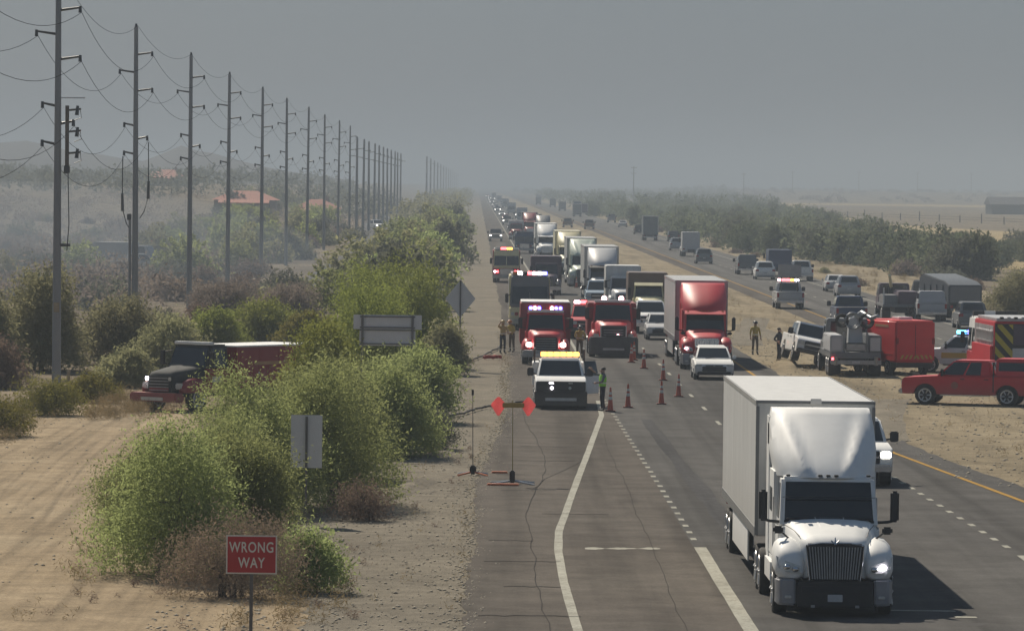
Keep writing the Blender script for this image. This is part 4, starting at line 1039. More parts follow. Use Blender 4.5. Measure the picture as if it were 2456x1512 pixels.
conductor('faint ground wire running over the pole tops', .01, 17.7, 0, .010, 1.2)

# small wooden poles on the right horizon and their wire
wp = None; WPX = [(82, 2450), (120, 2120), (186, 2300), (262, 2500), (340, 2700)]
for i, (x, y) in enumerate([(97, 3100), (176, 3300), (246, 3900), (313, 4100), (370, 4200), (83, 2650), (425, 4300)]):
    lb = ['thin wooden pole standing above the trees right of the road end', 'pole with a small cross arm on the right horizon', 'faint pole over the far field, third along the right horizon', 'faint pole over the far field, fourth along the right horizon',
          'faint pole over the far field, fifth along the right horizon', 'dark pole with two brackets above the near end of the right treeline', 'last faint pole at the right edge of the horizon'][i]
    p = thing('utility_pole', lb, 'utility pole', x, y, land(x, y), 0, 'wooden poles on the right horizon')
    h = 17 if i != 5 else 19
    MB().cyl((0, 0, 0), (0, 0, h), .26, .2, 8).build('pole', WOOD, p)
    MB().box(-1.6, 1.6, -.12, .12, h - .9, h - .6).build('cross_arm', WOOD, p)
    mb = MB()
    for q in (-1.4, 1.4): mb.cyl((q, 0, h - .6), (q, 0, h - .25), .09, n=6)
    mb.build('insulators', INSUL, p)

# ------------------------------------------------------------------ road signs
SIGNRED = mat('sign_red', (.40, .022, .025), .4, 0, .06, 2); SIGNW = mat('sign_white', (.66, .64, .58), .4, 0, .06, 3); SIGNBACK = mat('sign_back', (.60, .595, .59), .55, 0, .08, 1.2); POST = mat('sign_post', (.13, .125, .12), .55, .4, .2, 3)
def lettering(txt, size, parent, loc, m, sx=1.0):
    cu = bpy.data.curves.new('lettering', 'FONT'); cu.body = txt; cu.size = size; cu.align_x = 'CENTER'; cu.align_y = 'CENTER'; cu.extrude = .002; cu.space_character = 1.12; cu.offset = .004
    t = bpy.data.objects.new('lettering_tmp', cu); COL.objects.link(t)
    me = bpy.data.meshes.new_from_object(t.evaluated_get(bpy.context.evaluated_depsgraph_get())); bpy.data.objects.remove(t); bpy.data.curves.remove(cu)
    me.materials.clear(); me.materials.append(m)
    o = link('lettering', me, parent); o.location = loc; o.rotation_euler = (R(90), 0, 0); o.scale = (sx, 1, 1); return o
p = thing('road_sign', 'red WRONG WAY sign on a thin post in front of the dry brown bush', 'road sign', -4.0, 90.5)
b = MB().box(-.46, .46, -.004, .004, 1.79, 2.49).build('sign_panel', SIGNW, p, bevel=.002)
MB().box(-.435, .435, -.009, -.0045, 1.815, 2.465).build('red_field', SIGNRED, b)
lettering('WRONG', .265, b, (0, -.012, 2.265), SIGNW, .72); lettering('WAY', .265, b, (0, -.012, 1.985), SIGNW, .74)
MB().box(-.03, .03, .006, .05, -.2, 2.3).build('post', POST, p)
p = thing('road_sign', 'back of a tall rectangular sign on one post before the green trees', 'road sign', -4.35, 130)
MB().box(-.41, .41, -.003, .003, 1.46, 2.84).build('sign_panel', SIGNBACK, p, bevel=.003)
MB().box(-.03, .03, -.055, -.006, -.1, 2.8).build('post', POST, p)
p = thing('road_sign', 'back of a wide guide sign of two stacked panels beside the trees', 'road sign', -3.75, 214)
MB().box(-1.46, 1.46, .0, .012, 2.62, 3.24).build('sign_panel', SIGNBACK, p, bevel=.004)
MB().box(-1.20, 1.20, .0, .012, 1.92, 2.56).build('sign_panel', SIGNBACK, p, bevel=.004)
for xx in (-1.07, 1.07): MB().box(xx - .05, xx + .05, -.10, -.002, -.1, 3.24).build('post', POST, p)
for zz in (2.59, 3.16, 2.00, 2.70): MB().box(-1.18, 1.18, -.05, -.004, zz - .025, zz + .025).build('stringer', POST, p)
p = thing('road_sign', 'back of a large diamond warning sign on one post at the gravel shoulder', 'road sign', -.72, 238)
mb = MB(); mb.loft([[(0, 0, 2.52), (.72, 0, 3.42), (0, 0, 4.32), (-.72, 0, 3.42)], [(0, .012, 2.52), (.72, .012, 3.42), (0, .012, 4.32), (-.72, .012, 3.42)]]); mb.build('sign_panel', SIGNBACK, p)
MB().box(-.035, .035, -.07, -.004, -.1, 4.3).build('post', POST, p)
# two portable sign stands on the shoulder; the second carries flags
FLAGM = mat('flag_cloth', (.95, .34, .33), .8, 0, .08, 4, trans=.55, spec=.1); ORANGEM = mat('orange_vinyl', (.60, .16, .06), .6, 0, .1, 6)
p = thing('sign_stand', 'thin portable sign mast with a black spring base at the pavement edge, no flags', 'sign stand', -.02, 152.5)
MB().cyl((0, 0, .3), (-.03, 0, 2.55), .014, .010, 8).build('mast', POST, p); MB().cyl((-.03, 0, 2.45), (-.03, 0, 2.62), .035, n=8).build('mast_tip', PLASTIC, p)
MB().box(-.10, .10, -.12, .12, .04, .32).build('spring_base', PLASTIC, p, bevel=.04)
for a in (35, 145, 215, 325):
    MB().tube([(0, 0, .12), (.55 * math.cos(R(a)), .9 * math.sin(R(a)), .03)], .03, 6).build('leg', ALU if a < 180 else ORANGEM, p)
p = thing('sign_stand', 'portable sign stand flying two pink red flags from a yellow bracket', 'sign stand', 1.16, 148.2)
MB().cyl((0, 0, .3), (-.02, 0, 2.5), .014, .010, 8).build('mast', mat('mast_yellow', (.30, .24, .08), .6), p)
MB().box(-.09, .07, -.12, .12, .05, .42).build('spring_base', PLASTIC, p, bevel=.03)
for a in (30, 150, 210, 330): MB().tube([(0, 0, .12), (.75 * math.cos(R(a)), 1.1 * math.sin(R(a)), .03)], .03, 6).build('leg', ALU, p)
MB().box(-.32, .32, -.03, .03, 2.28, 2.42).build('flag_bracket', mat('bracket_yellow', (.40, .26, .06), .6), p, bevel=.01)
for s in (-1, 1):
    rings = []
    for k in range(8):
        t = k / 7; xx = s * (.22 + .44 * t); hg = (.05, .20, .38, .55, .55, .40, .22, .06)[k]; top = 2.36 + hg * .42; bot = 2.36 - hg * .58
        rings.append([(xx, .03 * math.sin(k * 1.3), bot), (xx, .03 * math.sin(k * 1.3 + .9), (bot + top) / 2), (xx, .03 * math.sin(k * 1.3), top), (xx, .03 * math.sin(k * 1.3) + .012, top), (xx, .03 * math.sin(k * 1.3 + .9) + .012, (bot + top) / 2), (xx, .03 * math.sin(k * 1.3) + .012, bot)])
    MB().loft(rings).build('flag', FLAGM, p, smooth=60)
for k, (x0, x1, yy, z0) in enumerate(((.40, 1.35, 147.3, .03), (.55, 1.05, 153.6, .03))):
    o = MB().box(x0, x1, yy - .1, yy + .1, z0 - .01, z0 + .05).build('rolled_sign', ORANGEM, bevel=.02)
    tag(o, ['orange rolled sign cloth lying right in front of the flag stand', 'short orange strip lying on the pavement behind the flag stand'][k], 'rolled sign')

# ------------------------------------------------------------------ traffic cones
CONE = mat('cone_orange', (.52, .10, .05), .55, 0, .08, 3); CONEB = mat('cone_base', (.16, .035, .025), .7, 0, .1, 4)
def cone(label, x, y, s=1.0):
    p = thing('traffic_cone', label, 'traffic cone', x, y, .02, 0, 'orange cones closing the lane')
    MB().plan([(-.21, -.21), (.21, -.21), (.21, .21), (-.21, .21)], 0, .05).build('base', CONEB, p, bevel=.02)
    b = MB().loft([ring_pts((0, 0, z), r, 14, 'z') for z, r in ((.05, .115), (.95, .03))]).build('cone_body', CONE, p, smooth=60)
    for z0, z1 in ((.46, .58), (.66, .76)):
        rr_ = lambda z: .115 - .085 * (z - .05) / .9 + .004
        MB().loft([ring_pts((0, 0, z), rr_(z), 14, 'z') for z in (z0, z1)]).build('white_collar', SIGNW, b, smooth=60)
    return p
c0 = cone('orange cone touching the solid ramp line, at the feet of the lime vested person', 5.35, 196.5)
for lb, x, y in (('second orange cone from the lime vested person', 6.15, 200), ('nearest orange cone in the middle of the closed lane', 7.62, 203.5), ('orange cone standing by the lane dashes, rightmost of the near row', 8.62, 211),
                 ('orange cone behind the rightmost one, beside the red semi', 8.62, 228.5), ('orange cone in front of the wide push bumper, near its right end', 8.22, 243), ('orange cone close by the right end of the push bumper', 8.10, 254.5), ('small orange cone tucked at the corner of the push bumper', 7.86, 251)):
    copy_thing(c0, lb, (x, y, .02))
for i in range(9):
    y = 330 + 34 * i; copy_thing(c0, 'tiny cone in the far row along the closed lane beside the queue', (8.7 + .012 * (i % 3), y, .02))
# dropped rolls and hoses on the shoulder
HOSE = mat('hose_dark', (.035, .03, .028), .8, 0, .3, 2); HOSER = mat('hose_red', (.40, .04, .03), .7, 0, .2, 3)
def hose(label, pts, m, r=.045):
    P = []; 
    for a, b in zip(pts, pts[1:]):
        for k in range(8): t = k / 8; P.append((a[0] + (b[0] - a[0]) * t + .05 * math.sin(k * 2.1), a[1] + (b[1] - a[1]) * t, .03 + r + (.05 * abs(math.sin(k * 1.7)))))
    P.append((*pts[-1], .03 + r)); o = MB().tube(P, r, 6).build('fire_hose', m, smooth=60); return tag(o, label, 'hose')
hose('dark hose lying from the trees across the gravel towards the white utility pickup', [(-1.4, 187), (-.4, 192), (.3, 197), (1.0, 199), (2.1, 203)], HOSE)
hose('dark hose running from the diamond sign up to the firefighters on the shoulder', [(-.9, 247), (-.2, 249), (.4, 256), (1.2, 268), (1.6, 275)], HOSE)
hose('short coil of red hose at the boots of the firefighters', [(.45, 252.5), (.9, 252.9), (1.3, 253.5)], HOSER, .09)
# ------------------------------------------------------------------ traffic coming towards us
G_Q = 'vehicles held up in the queue'
semi('semi_truck', 'white semi with bulging roof fairing and white trailer driving nearest in the lane', 7.52, 103.5, 0, WHITE, BOXW, hero=True, lit=(False, True), group=None, bump_m=BUMPG)
pickup('pickup_truck', 'white pickup half hidden behind the nearest white semi, beside the yellow line', 'pickup truck', 11.5, 149, 0, WHITE, lit=True)
u = pickup('pickup_truck', 'white utility pickup with black push bar and lit amber roof bar blocking the shoulder', 'pickup truck', 3.42, 198, 0, WHITE, guard=True, bar=[L_AMBER] * 6, service=WHITE, low_m=BLACKP, grille_m=GRILLE)
dr = MB().hexa([(1.0, 1.75, .55), (1.06, 1.75, .55), (1.58, 2.72, .55), (1.52, 2.72, .55), (1.0, 1.75, 1.26), (1.06, 1.75, 1.26), (1.58, 2.72, 1.26), (1.52, 2.72, 1.26)]).build('open_door', WHITE, u, bevel=.02, label='white door standing open')
MB().hexa([(1.0, 1.8, 1.27), (1.03, 1.8, 1.27), (1.55, 2.7, 1.27), (1.52, 2.7, 1.27), (.95, 2.3, 1.85), (.98, 2.3, 1.85), (1.42, 2.7, 1.85), (1.39, 2.7, 1.85)]).build('window', GLASS, dr)
medium_truck('rescue_truck', 'red boxy rescue truck with blue lights parked behind the white utility pickup', 'rescue truck', 3.5, 246.4, 0, RED, DARKRED, box=(3.05, 8.0, 1.25, .9, 3.0), roof_cap=WHITE, box_bar=[L_BLUE, L_WHITE, L_BLUE, None, RED, L_WHITE, L_BLUE, L_BLUE], bumper='heavy', lit=(True, True), roof_line=WHITE)
fire_engine('fire_engine', 'pale flat fronted fire engine with red and white lights behind the red rescue truck', 'fire engine', 3.3, 304, 0, CREAM, GREYP, [AMBERL, L_WHITE, PLASTIC, L_RED, L_PINK, L_WHITE, L_BLUE], ht=3.35)
fire_engine('fire_engine', 'white roofed fire engine farthest back on the left shoulder, amber and red lights', 'fire engine', 2.75, 450, 0, DARKRED, CREAM, [WHITE, L_RED, L_AMBER, WHITE], headlit=L_PINK, stripe=CREAM)
medium_truck('plum_truck', 'dark plum truck standing right of the farthest fire engine', 'truck', 5.7, 402, 0, PURPLE, PURPLE, box=(3.1, 8, 1.25, .9, 3.1), bumper='chrome', lit=(False, False))
pickup('pickup_truck', 'dark pickup with one bright lamp alone far up the left shoulder', 'pickup truck', 3.0, 770, 0, BLACKP, lit=True)
t = medium_truck('fire_truck', 'red fire truck with a wide dark push bumper and two glowing roof beacons', 'fire truck', 7.15, 258.4, 0, RED, DARKRED, box=(3.1, 7.6, 1.2, .9, 2.5), bumper='wide', beacons=((-.42, L_PINK), (.42, L_PINK)), roof_line=WHITE)
t.scale = (1.06, 1.06, 1.1)
MB().ball((.22, -.1, 1.02), (.09, .05, .09)).build('lamp', L_PINK, t, smooth=60)
pickup('pickup_truck', 'red pickup with red and amber lights just left of the push bumper truck', 'pickup truck', 6.5, 288, 0, RED, bar=[L_PINK, L_RED, L_AMBER, L_AMBER], guard=False, low_m=BLACKP)
car('car', 'white compact car right in front of the red semi', 'car', 11.0, 229.5, 0, WHITE, 'hatch').scale = (1.02, 1, 1.0)
semi('semi_truck', 'red semi with tall red roof fairing and grey trailer in the queue', 11.25, 242.5, 0, RED, BOXG, style='flat', lit=(True, False), group=None)
car('car', 'white hatchback queued left of the red semi', 'car', 10.75, 288, 0, LGREY, 'hatch')
pickup('pickup_truck', 'white pickup queued right behind the white hatchback', 'pickup truck', 10.55, 300, 0, WHITE)
medium_truck('cream_truck', 'cream bonneted truck with brown body behind the queued white pickup', 'truck', 11.2, 322, 0, CREAM, BROWN, box=(3.1, 8, 1.28, .9, 3.25), visor=CREAM, bumper='chrome')
medium_truck('box_truck', 'pale grey box truck queued left of the cream truck', 'truck', 10.3, 346, 0, LGREY, BOXW, box=(3.05, 8, 1.22, .9, 3.3), bumper='chrome')
semi('semi_truck', 'grey semi with dark roof band in the queue, ahead of the pale green one', 9.6, 376, 0, LGREY, BOXG, style='flat', visor=PLASTIC)
semi('semi_truck', 'pale green semi in the middle of the queue', 9.35, 436, 0, MINT, BOXG)
semi('semi_truck', 'semi with cream yellow trailer front, behind the pale green semi', 9.3, 500, 0, CREAM, BOXC, style='flat')
semi('semi_truck', 'white semi next back in the queue after the cream trailer', 8.4, 596, 0, WHITE, BOXW, style='flat')
pickup('pickup_truck', 'light blue pickup in the queue beside the grey semi', 'pickup truck', 9.0, 362, 0, SKYB)
car('car', 'teal car in the queue in front of the cream trailer semi', 'car', 8.3, 480, 0, TEAL, 'sedan')
fire_engine('blue_truck', 'dark blue flat fronted truck at the white edge line far up the road', 'truck', 6.2, 640, 0, BLUE, BLUE, [BLUE], L=8, ht=2.6)
car('car', 'silver hatchback right of the dark blue truck', 'car', 8.3, 640, 0, SILVER, 'hatch')
pickup('pickup_truck', 'pale pickup behind the silver hatchback in the far queue', 'pickup truck', 7.2, 690, 0, LGREY)
medium_truck('box_truck', 'small white box truck far back in the queue, left of a red semi', 'truck', 6.4, 800, 0, DARKRED, BOXW, bumper='chrome')
semi('semi_truck', 'hazy dark red semi far back in the queue', 8.9, 830, 0, DARKRED, BOXD, style='flat')
semi('semi_truck', 'hazy dark grey truck far back on the right of the queue', 10.3, 770, 0, GREYP, BOXD, style='flat', trailer=False)
pickup('pickup_truck', 'dark brown pickup in the queue between dark blue truck and white box truck', 'pickup truck', 7.0, 735, 0, BROWN)
rq = random.Random(11); far_kinds = []
qlab = 'tiny hazy vehicle in the far end of the queue below the road horizon'
for i in range(22):
    y = 905 * 1.062 ** i; x = (6.9 if i % 2 else 10.6) + rq.uniform(-.4, .4); m = rq.choice([WHITE, SILVER, GREYP, BLACKP, LGREY, DARKRED, BLUE])
    if i % 4 == 0: o = box_truck_rear('box_truck', qlab, x, y, 0, rq.choice([BOXW, BOXD, LGREY]), h=3.5)
    elif i % 3 == 0: o = pickup('pickup_truck', qlab, 'pickup truck', x, y, 0, m, lit=True)
    else: o = car('car', qlab, 'car', x, y, 0, m, rq.choice(['suv', 'sedan', 'hatch']), lit=rq.random() < .4)
    o['category'] = 'vehicle'; o['group'] = 'far hazy end of the queue'
# ------------------------------------------------------------------ traffic going away on the right (rears towards us)
def away(fn, L, x, d, *a, **k): return fn(a[0], a[1], a[2], x, d + L, 180, *a[3:], **k)
tb = away(pickup, 5.9, 23.0, 365, 'pickup_truck', 'silver pickup carrying a grey message board with red lights above its cab', 'pickup truck', SILVER, bar=[L_WHITE, L_AMBER, L_RED, L_RED, L_PINK])
MB().box(-.85, .85, 4.3, 4.42, 2.35, 3.25).build('message_board', mat('board_grey', (.34, .33, .34), .6), tb, bevel=.02)
for s in (-1, 1): MB().box(s * .6 - .04, s * .6 + .04, 4.32, 4.4, 1.27, 2.36).build('board_post', POST, tb)
away(pickup, 5.9, 24.1, 320, 'pickup_truck', 'dark blue pickup driving away just above the grey wrecker', 'pickup truck', BLUE)
away(car, 4.8, 30.5, 408, 'car', 'pale suv stopped on the far shoulder, nearer of two', 'suv', SILVER, 'suv')
away(car, 4.7, 30.9, 428, 'car', 'pale sedan stopped on the far shoulder, farther of two', 'car', LGREY, 'sedan')
away(pickup, 5.9, 27.5, 506, 'pickup_truck', 'dark grey tall pickup driving away, left of the white suv', 'pickup truck', GREYP, shell=True)
away(car, 4.8, 27.8, 480, 'car', 'white suv with a dark rear window driving away', 'suv', WHITE, 'suv')
medium_truck('van_truck', 'dark blue box van driving away, right of the white suv', 'van', 30.2, 504, 180, BLUE, BLUE, box=(2.8, 7.6, 1.15, .6, 2.7), bumper='chrome')
away(pickup, 5.9, 31.0, 474, 'pickup_truck', 'white pickup at the right edge of the traffic driving away', 'pickup truck', WHITE)
away(car, 4.8, 26.2, 574, 'car', 'dark suv driving away, nearest of the middle cluster on the right road', 'suv', GREYP, 'suv')
medium_truck('rack_truck', 'light grey truck with a tall body in the middle cluster driving away', 'truck', 27.1, 638, 180, LGREY, LGREY, box=(2.8, 7.2, 1.1, .6, 3.1), bumper='chrome')
away(car, 4.8, 27.7, 690, 'car', 'dark silver suv left of the light grey truck driving away', 'suv', SILVER, 'suv')
away(car, 4.8, 31.6, 800, 'car', 'dark car on the far right lane above the silver suv', 'car', BLACKP, 'suv')
box_truck_rear('box_truck', 'tall dark grey box truck driving away on the right road', 28.2, 818, 180, BOXD, h=4.0)
away(car, 4.7, 29.8, 915, 'car', 'dark car just left of the tall dark grey box truck', 'car', BLACKP, 'suv')
away(car, 4.7, 31.2, 1065, 'car', 'pale car beyond the tall box truck on the right road', 'car', LGREY, 'sedan')
away(pickup, 5.9, 32.2, 1190, 'pickup_truck', 'dark hazy pickup beyond the pale car on the right road', 'pickup truck', GREYP)
away(pickup, 5.9, 22.6, 1000, 'pickup_truck', 'reddish pickup at the left edge of the right road', 'pickup truck', BROWN)
away(pickup, 5.9, 19.0, 1040, 'pickup_truck', 'brown pickup standing on the median dirt far away', 'pickup truck', BROWN)
for i, (x, y) in enumerate(((28, 1400), (31.5, 1480), (29, 1700), (32.5, 1620), (30, 1980), (27, 2200), (31, 2500))):
    o = box_truck_rear('box_truck', 'dim far truck at the end of the right road', x, y, 180, [BOXD, PURPLE, GREYP, BLUE, BOXD, GREYP, LGREY][i], h=3.6 - .2 * (i % 3)); o['group'] = 'dim far trucks on the right road'

# ------------------------------------------------------------------ the median and right side scene
mound = MB(); rm = random.Random(3)
mound.loft([[(15.5 + .5 * math.cos(a) * q + .2 * math.sin(3 * a), 249.5 + 4.5 * math.sin(a) * q, z) for a in [k * math.pi / 8 for k in range(16)]] for q, z in ((1.25, -.02), (1.0, .14), (.75, .24), (.4, .28))])
structure(mound.build('dirt_mound', M_MEDIAN, smooth=60))
tp = pickup('pickup_truck', 'white pickup tilted on the dirt slope beside the person in dark clothes', 'pickup truck', 16.7, 246.5, 0, WHITE, low_m=BLACKP, guard=False)
tp.rotation_euler = (0, R(11), R(4)); tp.location.z = .19
# grey wrecker seen from behind
w = thing('tow_truck', 'grey heavy tow truck with mast and coiled hoses seen from behind', 'tow truck', 18.0, 236, 0, 180)
MB().box(-1.2, 1.2, -7.2, -.2, .85, 1.15).build('deck', GREYP, w, bevel=.03)
MB().box(-.45, .45, -7.4, -.3, .5, .85).build('chassis', PLASTIC, w)
for s in (-1, 1):
    MB().box(min(s * .62, s * 1.22), max(s * .62, s * 1.22), -5.0, -.25, 1.15, 1.95).build('tool_box', LGREY if s > 0 else GREYP, w, bevel=.04)
    MB().box(min(s * .68, s * 1.16), max(s * .68, s * 1.16), -.245, -.225, 1.22, 1.85).build('tool_box_door', LGREY, w, bevel=.01)
    MB().box(min(s * .95, s * 1.15), max(s * .95, s * 1.15), -.19, -.14, .72, .9).build('tail_light', L_RED if s > 0 else TAIL, w, bevel=.02)
    MB().box(min(s * .5, s * .6), max(s * .5, s * .6), -.6, -.5, 1.15, 2.1).build('stanchion', STEEL, w, bevel=.02)
    MB().cyl((s * .95, -.1, .55), (s * .95, -.05, .95), .1, n=8).build('outrigger', STEEL, w, smooth=40)
MB().hexa([(-.42, -2.6, 1.15), (.30, -2.6, 1.15), (.30, -1.2, 1.15), (-.42, -1.2, 1.15), (-.36, -2.2, 2.75), (.24, -2.2, 2.75), (.24, -1.5, 2.75), (-.36, -1.5, 2.75)]).build('mast', LGREY, w, bevel=.05)
MB().tube([(-.05, -1.8, 2.7), (-.35, -1.3, 3.0), (-.75, -.6, 2.75), (-1.0, .1, 2.9)], [.14, .13, .11, .08], 8).build('boom', STEEL, w, smooth=50)
for k, (cx, r_) in enumerate(((-.55, .34), (.1, .38), (.62, .3))):
    for q in range(3): MB().tube([(cx + math.cos(a) * (r_ - .05 * q), -.9 - .12 * q, 2.62 + math.sin(a) * (r_ - .05 * q)) for a in [i * math.pi / 8 for i in range(17)]], .045, 6).build('coiled_hose', STEEL if k == 1 else HOSE, w, smooth=60)
MB().box(-.5, .5, -.25, -.15, 1.18, 1.6).build('winch', STEEL, w, bevel=.05)
MB().box(-1.2, 1.2, -.22, -.02, .58, .78).build('rear_bumper', STEEL, w, bevel=.03)
MB().box(-.18, .18, -.015, .0, .62, .74).build('licence_plate', PLATE, w)
cab_frustum(w, 'cab', GREYP, -7.6, -5.6, 1.1, 1.5, -7.1, -5.6, 1.0, 2.6, sides=((.2, .8),))
MB().box(-1.1, 1.1, -8.6, -5.6, .7, 1.52).build('cab_lower', GREYP, w, bevel=.06)
wheels(w, [-7.8, -2.4, -1.2], 1.24, .5, .3, dual=(-2.4, -1.2))
# red panel van from behind its left corner
v = thing('van', 'bright red box van with yellow chevrons low on its rear, right of the tow truck', 'van', 21.0, 238.4, 0, 180 + 17)
bb = MB().box(-1.02, 1.02, -4.2, 0, .62, 2.62).build('box_body', VAN_RED, v, bevel=.09, seg=3)
MB().box(-.95, .95, .0, .02, .75, 2.45).build('rear_door', VAN_RED, bb, bevel=.015)
MB().box(-.012, .012, .018, .028, .78, 2.42).build('door_gap', PLASTIC, bb)
for k in range(8):
    x0 = -.9 + k * .225; MB().hexa([(x0, .021, .80), (x0 + .10, .021, .80), (x0 + .10, .028, .80), (x0, .028, .80), (x0 + .10 * (1 if k < 4 else -1), .021, .98), (x0 + .10 + .10 * (1 if k < 4 else -1), .021, .98), (x0 + .10 + .10 * (1 if k < 4 else -1), .028, .98), (x0 + .10 * (1 if k < 4 else -1), .028, .98)]).build('chevron', YELLOW, bb)
for s in (-1, 1):
    MB().box(min(s * 1.02, s * 1.03), max(s * 1.02, s * 1.03), -3.9, -.3, 1.0, 1.05).build('side_rail', VAN_RED, bb)
    MB().box(min(s * 1.02, s * 1.032), max(s * 1.02, s * 1.032), -2.6, -.9, 2.28, 2.40).build('stripe', mat('faded_gold', (.42, .22, .10), .5), bb)
    MB().box(min(s * .85, s * 1.0), max(s * .85, s * 1.0), .0, .04, 1.5, 1.8).build('tail_light', TAIL, v, bevel=.02)
    MB().box(min(s * 1.02, s * 1.2), max(s * 1.02, s * 1.2), -4.8, -4.65, 1.5, 1.85).build('mirror', PLASTIC, v, bevel=.03)
MB().box(-.5, .2, -2.6, -1.6, 2.62, 2.76).build('roof_unit', WHITE, v, bevel=.03)
cab_frustum(v, 'cab', VAN_RED, -5.7, -4.22, 1.0, 1.3, -5.1, -4.22, .92, 2.3, sides=((.25, .9),), rear=False)
MB().box(-1.0, 1.0, -6.1, -4.22, .5, 1.32).build('cab_lower', VAN_RED, v, bevel=.06)
MB().box(-.95, .95, -5.8, -.05, .38, .62).build('chassis', PLASTIC, v)
wheels(v, [-5.2, -1.1], 1.0, .37, .26)
# yellow and white patrol pickup, blue and red roof lights
pp = pickup('patrol_truck', 'white and yellow patrol pickup with blue and red roof lights beside the fire engine', 'patrol pickup', 21.1, 243.6, -95, WHITE, low_m=BLACKP)
lb_ = MB().box(-.55, .55, 2.35, 3.75, 1.97, 2.03).build('light_bar', PLASTIC, pp, bevel=.02)
for ya, yb, m in ((2.36, 2.85, L_CYAN), (2.87, 3.15, L_BLUE), (3.17, 3.5, L_PINK), (3.52, 3.74, L_RED)): MB().box(-.5, .5, ya, yb, 2.032, 2.2).build('light', m, lb_, bevel=.03)
for s in (-1, 1): MB().box(min(s * 1.0, s * 1.012), max(s * 1.0, s * 1.012), 1.62, 5.8, .78, 1.06).build('yellow_band', YELLOW, pp); 
for s in (-1, 1): MB().box(min(s * 1.0, s * 1.012), max(s * 1.0, s * 1.012), .1, .55, .72, 1.0).build('yellow_fender_patch', YELLOW, pp)
pp.scale = (1, 1, .93)
# fire engine seen from the rear, chevrons
fe = fire_engine('fire_engine', 'red fire engine seen from behind with yellow and black rear chevrons at the right edge', 'fire engine', 24.35, 235.2, 182.5, RED, WHITE, [PLASTIC, PLASTIC, LGREY, PLASTIC], L=9.0, ht=3.0)
YB = mat('chevron_yellow', (.52, .42, .03), .45, 0, .08, 3)
rb = MB().box(-1.22, 1.22, 9.0, 9.03, .75, 2.85).build('rear_panel', BLACKP, fe)
def chev(x0, x1, z0, z1, sgn, n=6):
    """diagonal bands clipped to a rectangle"""
    for k in range(n):
        w_ = (z1 - z0) / 5.0; a = z0 - (x1 - x0) + k * 2 * w_ * .8
        pts = []
        for t in range(9):
            x = x0 + (x1 - x0) * t / 8; zb = a + (x - x0 if sgn > 0 else x1 - x) * 1.1; pts.append((x, max(z0, min(z1, zb)), max(z0, min(z1, zb + w_ * .8))))
        pts = [q for q in pts if q[2] - q[1] > .005]
        if len(pts) < 2: continue
        mb = MB(); mb.loft([[(x, 9.032, b), (x, 9.032, c), (x, 9.046, c), (x, 9.046, b)] for x, b, c in pts]); mb.build('chevron', YB, rb)
chev(.40, 1.21, .78, 2.82, 1, 8); chev(-1.21, -.40, .78, 2.82, -1, 8)
MB().box(-.42, .42, 9.032, 9.05, .9, 1.75).build('rear_shutter', ALU, rb, bevel=.01); MB().box(-.38, .38, 9.032, 9.05, 1.9, 2.8).build('hose_cover', PURPLE, rb, bevel=.01)
ld = MB()
for s_ in (2.0, 2.45): ld.box(1.265, 1.33, 3.6, 8.7, s_, s_ + .07)
for k in range(16): ld.box(1.275, 1.32, 3.7 + k * .32, 3.75 + k * .32, 2.0, 2.5)
ld.build('ladder', ALU, fe); MB().box(1.262, 1.40, 2.9, 8.8, .9, 1.85).build('side_lockers', RED, fe, bevel=.02)
for k in range(7): MB().box(-1.1 + k * .32, -1.1 + k * .32 + .16, 8.7, 8.98, 3.06, 3.16).build('roof_fitting', ALU if k % 2 else PLASTIC, fe, bevel=.02)
# red chief's pickup
rp = pickup('pickup_truck', 'red crew pickup with red camper shell parked side on at the right edge', 'pickup truck', 17.95, 207.9, -106, RED, shell=True, low_m=CHROME); rp.scale = (1, .95, .95)
for s in (-1, 1): MB().box(min(s * .9, s * 1.004), max(s * .9, s * 1.004), 4.02, 4.07, .6, 1.9).build('bed_gap', PLASTIC, rp)
MB().cyl((1.005, 2.35, .86), (1.012, 2.35, .86), .16, n=14).build('door_emblem', mat('emblem_gold', (.35, .12, .09), .5), rp)
# dark trucks stopped on the far shoulder
ft = thing('flatbed_truck', 'dark plum flatbed truck with a pale crane tip on the far shoulder', 'truck', 28.8, 338, 0, 180)
MB().box(-1.25, 1.25, -5.5, 0, .9, 1.1).build('deck', GREYP, ft, bevel=.03); MB().box(-1.2, .2, -5.3, -.1, 1.1, 1.95).build('load', PURPLE, ft, bevel=.06); MB().box(.25, 1.2, -4.0, -.3, 1.1, 1.7).build('tool_box', GREYP, ft, bevel=.04)
for s in (-1, 1): MB().box(s * 1.2 - .04, s * 1.2 + .04, -.1, 0, 1.1, 2.2).build('stake', LGREY, ft)
MB().cyl((.3, -5.2, 1.1), (.3, -5.2, 2.2), .2, .16, 10).build('crane_post', PLASTIC, ft, smooth=40); MB().cyl((.3, -5.1, 2.2), (.55, -3.4, 3.0), .12, .09, 8).build('crane_arm', CREAM, ft, smooth=40)
cab_frustum(ft, 'cab', PURPLE, -8.0, -5.8, 1.1, 1.5, -7.5, -5.8, 1.0, 2.4, sides=((.2, .8),)); MB().box(-1.1, 1.1, -8.2, -5.8, .6, 1.52).build('cab_lower', PURPLE, ft, bevel=.05); MB().box(-.4, .4, -8, -.2, .5, .9).build('chassis', PLASTIC, ft)
wheels(ft, [-7.2, -1.6], 1.2, .48, .3, dual=(-1.6,))
away(pickup, 5.9, 30.7, 336, 'pickup_truck', 'silver pickup with a pale canopy between the flatbed and the dark dump truck', 'pickup truck', SILVER, shell=True)
away(car, 4.8, 31.7, 318, 'car', 'dark suv stopped below the dump truck on the far shoulder', 'suv', GREYP, 'suv')
